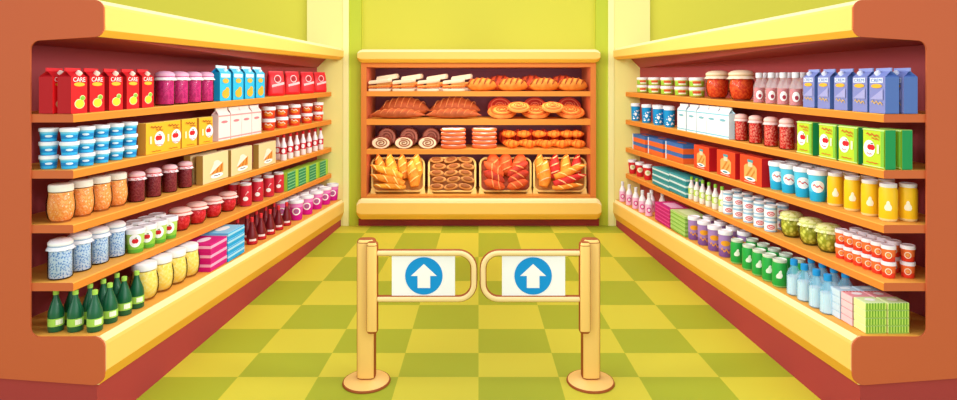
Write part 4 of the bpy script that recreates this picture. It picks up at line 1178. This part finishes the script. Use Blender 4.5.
bro, brl, brd = MN('#e0602c', '#d04e22', 16), M('#f09a5a'), MN('#c03c22', '#ac301c', 16)
B3 = [((499, 177), (490.5, 157.5), 13, bro, .065), ((506, 177), (505, 156.5), 12.5, bro, .065), ((514, 177), (522, 157.5), 13, bro, .065), ((503, 180), (484, 166), 9, bro, .155), ((507, 180), (526.5, 166), 9, brd, .155), ((504, 186), (483.5, 176), 9, brd, .165), ((507, 186), (527.5, 176), 9, brd, .165), ((504.5, 191.5), (484, 185.5), 8.5, bro, .17), ((506.5, 191.5), (527, 185.5), 8.5, bro, .17)]
NM3 = ['upper row outer', 'upper row middle', 'upper row inner', 'second row outer', 'second row inner', 'third row outer', 'third row inner', 'bottom row outer', 'bottom row inner']
for (a, b, w_, mt, ot_), q in zip(B3, NM3):
    tag(roll(*a, *b, w_, mt, brl, ot_, 'fanned_loaf', False, 0), 'red-brown loaf in the fanned basket, %s one' % q.replace('outer', 'seeded-bun-side').replace('inner', 'pointed-roll-side'), 'loaf', 'fanned red brown loaves')
def seeded():
    g = root('seeded_bun'); m = MB()
    m.lathe([(0, -.012), (.05, -.01), (.082, .004), (.07, .02), (.035, .031), (0, .034)], M('#e0a05c'), 18, 1.0, .45); m.build('bun', g)
    m = MB(); m.lathe([(.058, .022), (.05, .032), (.028, .039), (0, .04)], M('#a05c2c'), 16, 1.0, .46); m.build('nut_topping', g); return g
c = seeded()
sp, lb = [], []
for rr, py in enumerate((162, 168.5, 175, 181.5, 188.5)):
    for cc in range(3):
        px = 438 + 14.2 * cc + (1.5 if rr % 2 else -1)
        sp.append((T(px, py, .08), 0)); lb.append('seeded bun, %s of its row, %s row from the top of the brown bun basket' % (['outermost', 'middle', 'innermost'][cc], ORD[rr]))
objs = put(c, sp, lb, 'bun', 'seeded buns')
for i, o in enumerate(objs): o.rotation_euler = (math.radians(64), 0, 0); o.rotation_euler.rotate_axis('Z', .22 * math.sin(i * 2.1))
# ------------------------------------------------------------------ light, camera
w = bpy.data.worlds.new('world'); SC.world = w; w.use_nodes = True
bg = w.node_tree.nodes['Background']; bg.inputs['Color'].default_value = (.96, .985, 1.05, 1); bg.inputs['Strength'].default_value = 0.85
def sun(name, d, e, ang):
    l = bpy.data.lights.new(name, 'SUN'); l.energy = e; l.angle = math.radians(ang)
    o = bpy.data.objects.new(name, l); COL.objects.link(o)
    o.rotation_euler = Vector(d).to_track_quat('-Z', 'Y').to_euler(); o.location = (0, -1, 4)
    return o
sun('fill_sun_from_left', (1, 1.0, -.25), 0.3, 30)  # added fill sun towards the right shelves, no window behind it
sun('fill_sun_from_right', (-1, 1.0, -.25), 0.3, 30)  # added fill sun towards the left shelves, no door behind it
def lamp(y, p):  # added point light above the view, brightens the aisle faces
    l = bpy.data.lights.new('overhead_fill', 'POINT'); l.energy = p; l.shadow_soft_size = .25
    o = bpy.data.objects.new('overhead_fill', l); COL.objects.link(o); o.location = (0, y, 2.75)
def spotlight(x, y, h, tx, ty, tz, p, cone=95):  # added spot out of view, brightens shelves, bread case and wall
    l = bpy.data.lights.new('fill_spot', 'SPOT'); l.energy = p; l.shadow_soft_size = .2; l.spot_size = math.radians(cone); l.spot_blend = .9
    o = bpy.data.objects.new('fill_spot', l); COL.objects.link(o); o.location = (x, y, h)
    o.rotation_euler = (Vector((tx, ty, tz)) - o.location).to_track_quat('-Z', 'Y').to_euler()
for y, h in ((1.7, 2.0), (2.9, 2.25), (4.1, 2.45), (5.3, 2.55)):
    for s in (1, -1): spotlight(1.1 * s, y, h, -1.9 * s, y + .45, 1.35, 72)
for x in (-.75, .75): spotlight(x, 4.2, 2.4, x * 1.1, 6.9, .45, 62, 70)
spotlight(0, 5.4, 2.5, 0, 6.9, .1, 32, 80)
for x in (-1, 1): spotlight(x * .9, 4.4, 2.6, x * 2.9, 6.9, 2.4, 26, 70)
for y, p in ((1.6, 18), (2.9, 18), (4.2, 18), (5.2, 15)): lamp(y, p)
def strip(x0, x1, y, z, p):  # added area light under a case board, brightens the dark interior
    l = bpy.data.lights.new('case_fill_strip', 'AREA'); l.shape = 'RECTANGLE'; l.size = x1 - x0; l.size_y = .03; l.energy = p
    o = bpy.data.objects.new('case_fill_strip', l); COL.objects.link(o); o.location = ((x0 + x1) / 2, y, z)
    o.rotation_euler = Vector((0, .8, -.6)).to_track_quat('-Z', 'Y').to_euler()
for py in (68, 97.3, 126, 155.3): strip(-1.2, 1.2, ZB + .03, BZ(py), 3)
cam = bpy.data.cameras.new('camera'); co = bpy.data.objects.new('camera', cam); COL.objects.link(co)
co.location = (0, 0, EYE); co.rotation_euler = (PI / 2, 0, 0)
cam.sensor_width = 36; cam.lens = 36 * F / 957; cam.shift_y = -(200 - HY) / 957
cam.clip_start = 0.05
SC.camera = co
SC.view_settings.view_transform = 'Standard'; SC.view_settings.look = 'None'; SC.view_settings.gamma = 1.0
SC.view_settings.use_curve_mapping = False; SC.view_settings.exposure = 0.12
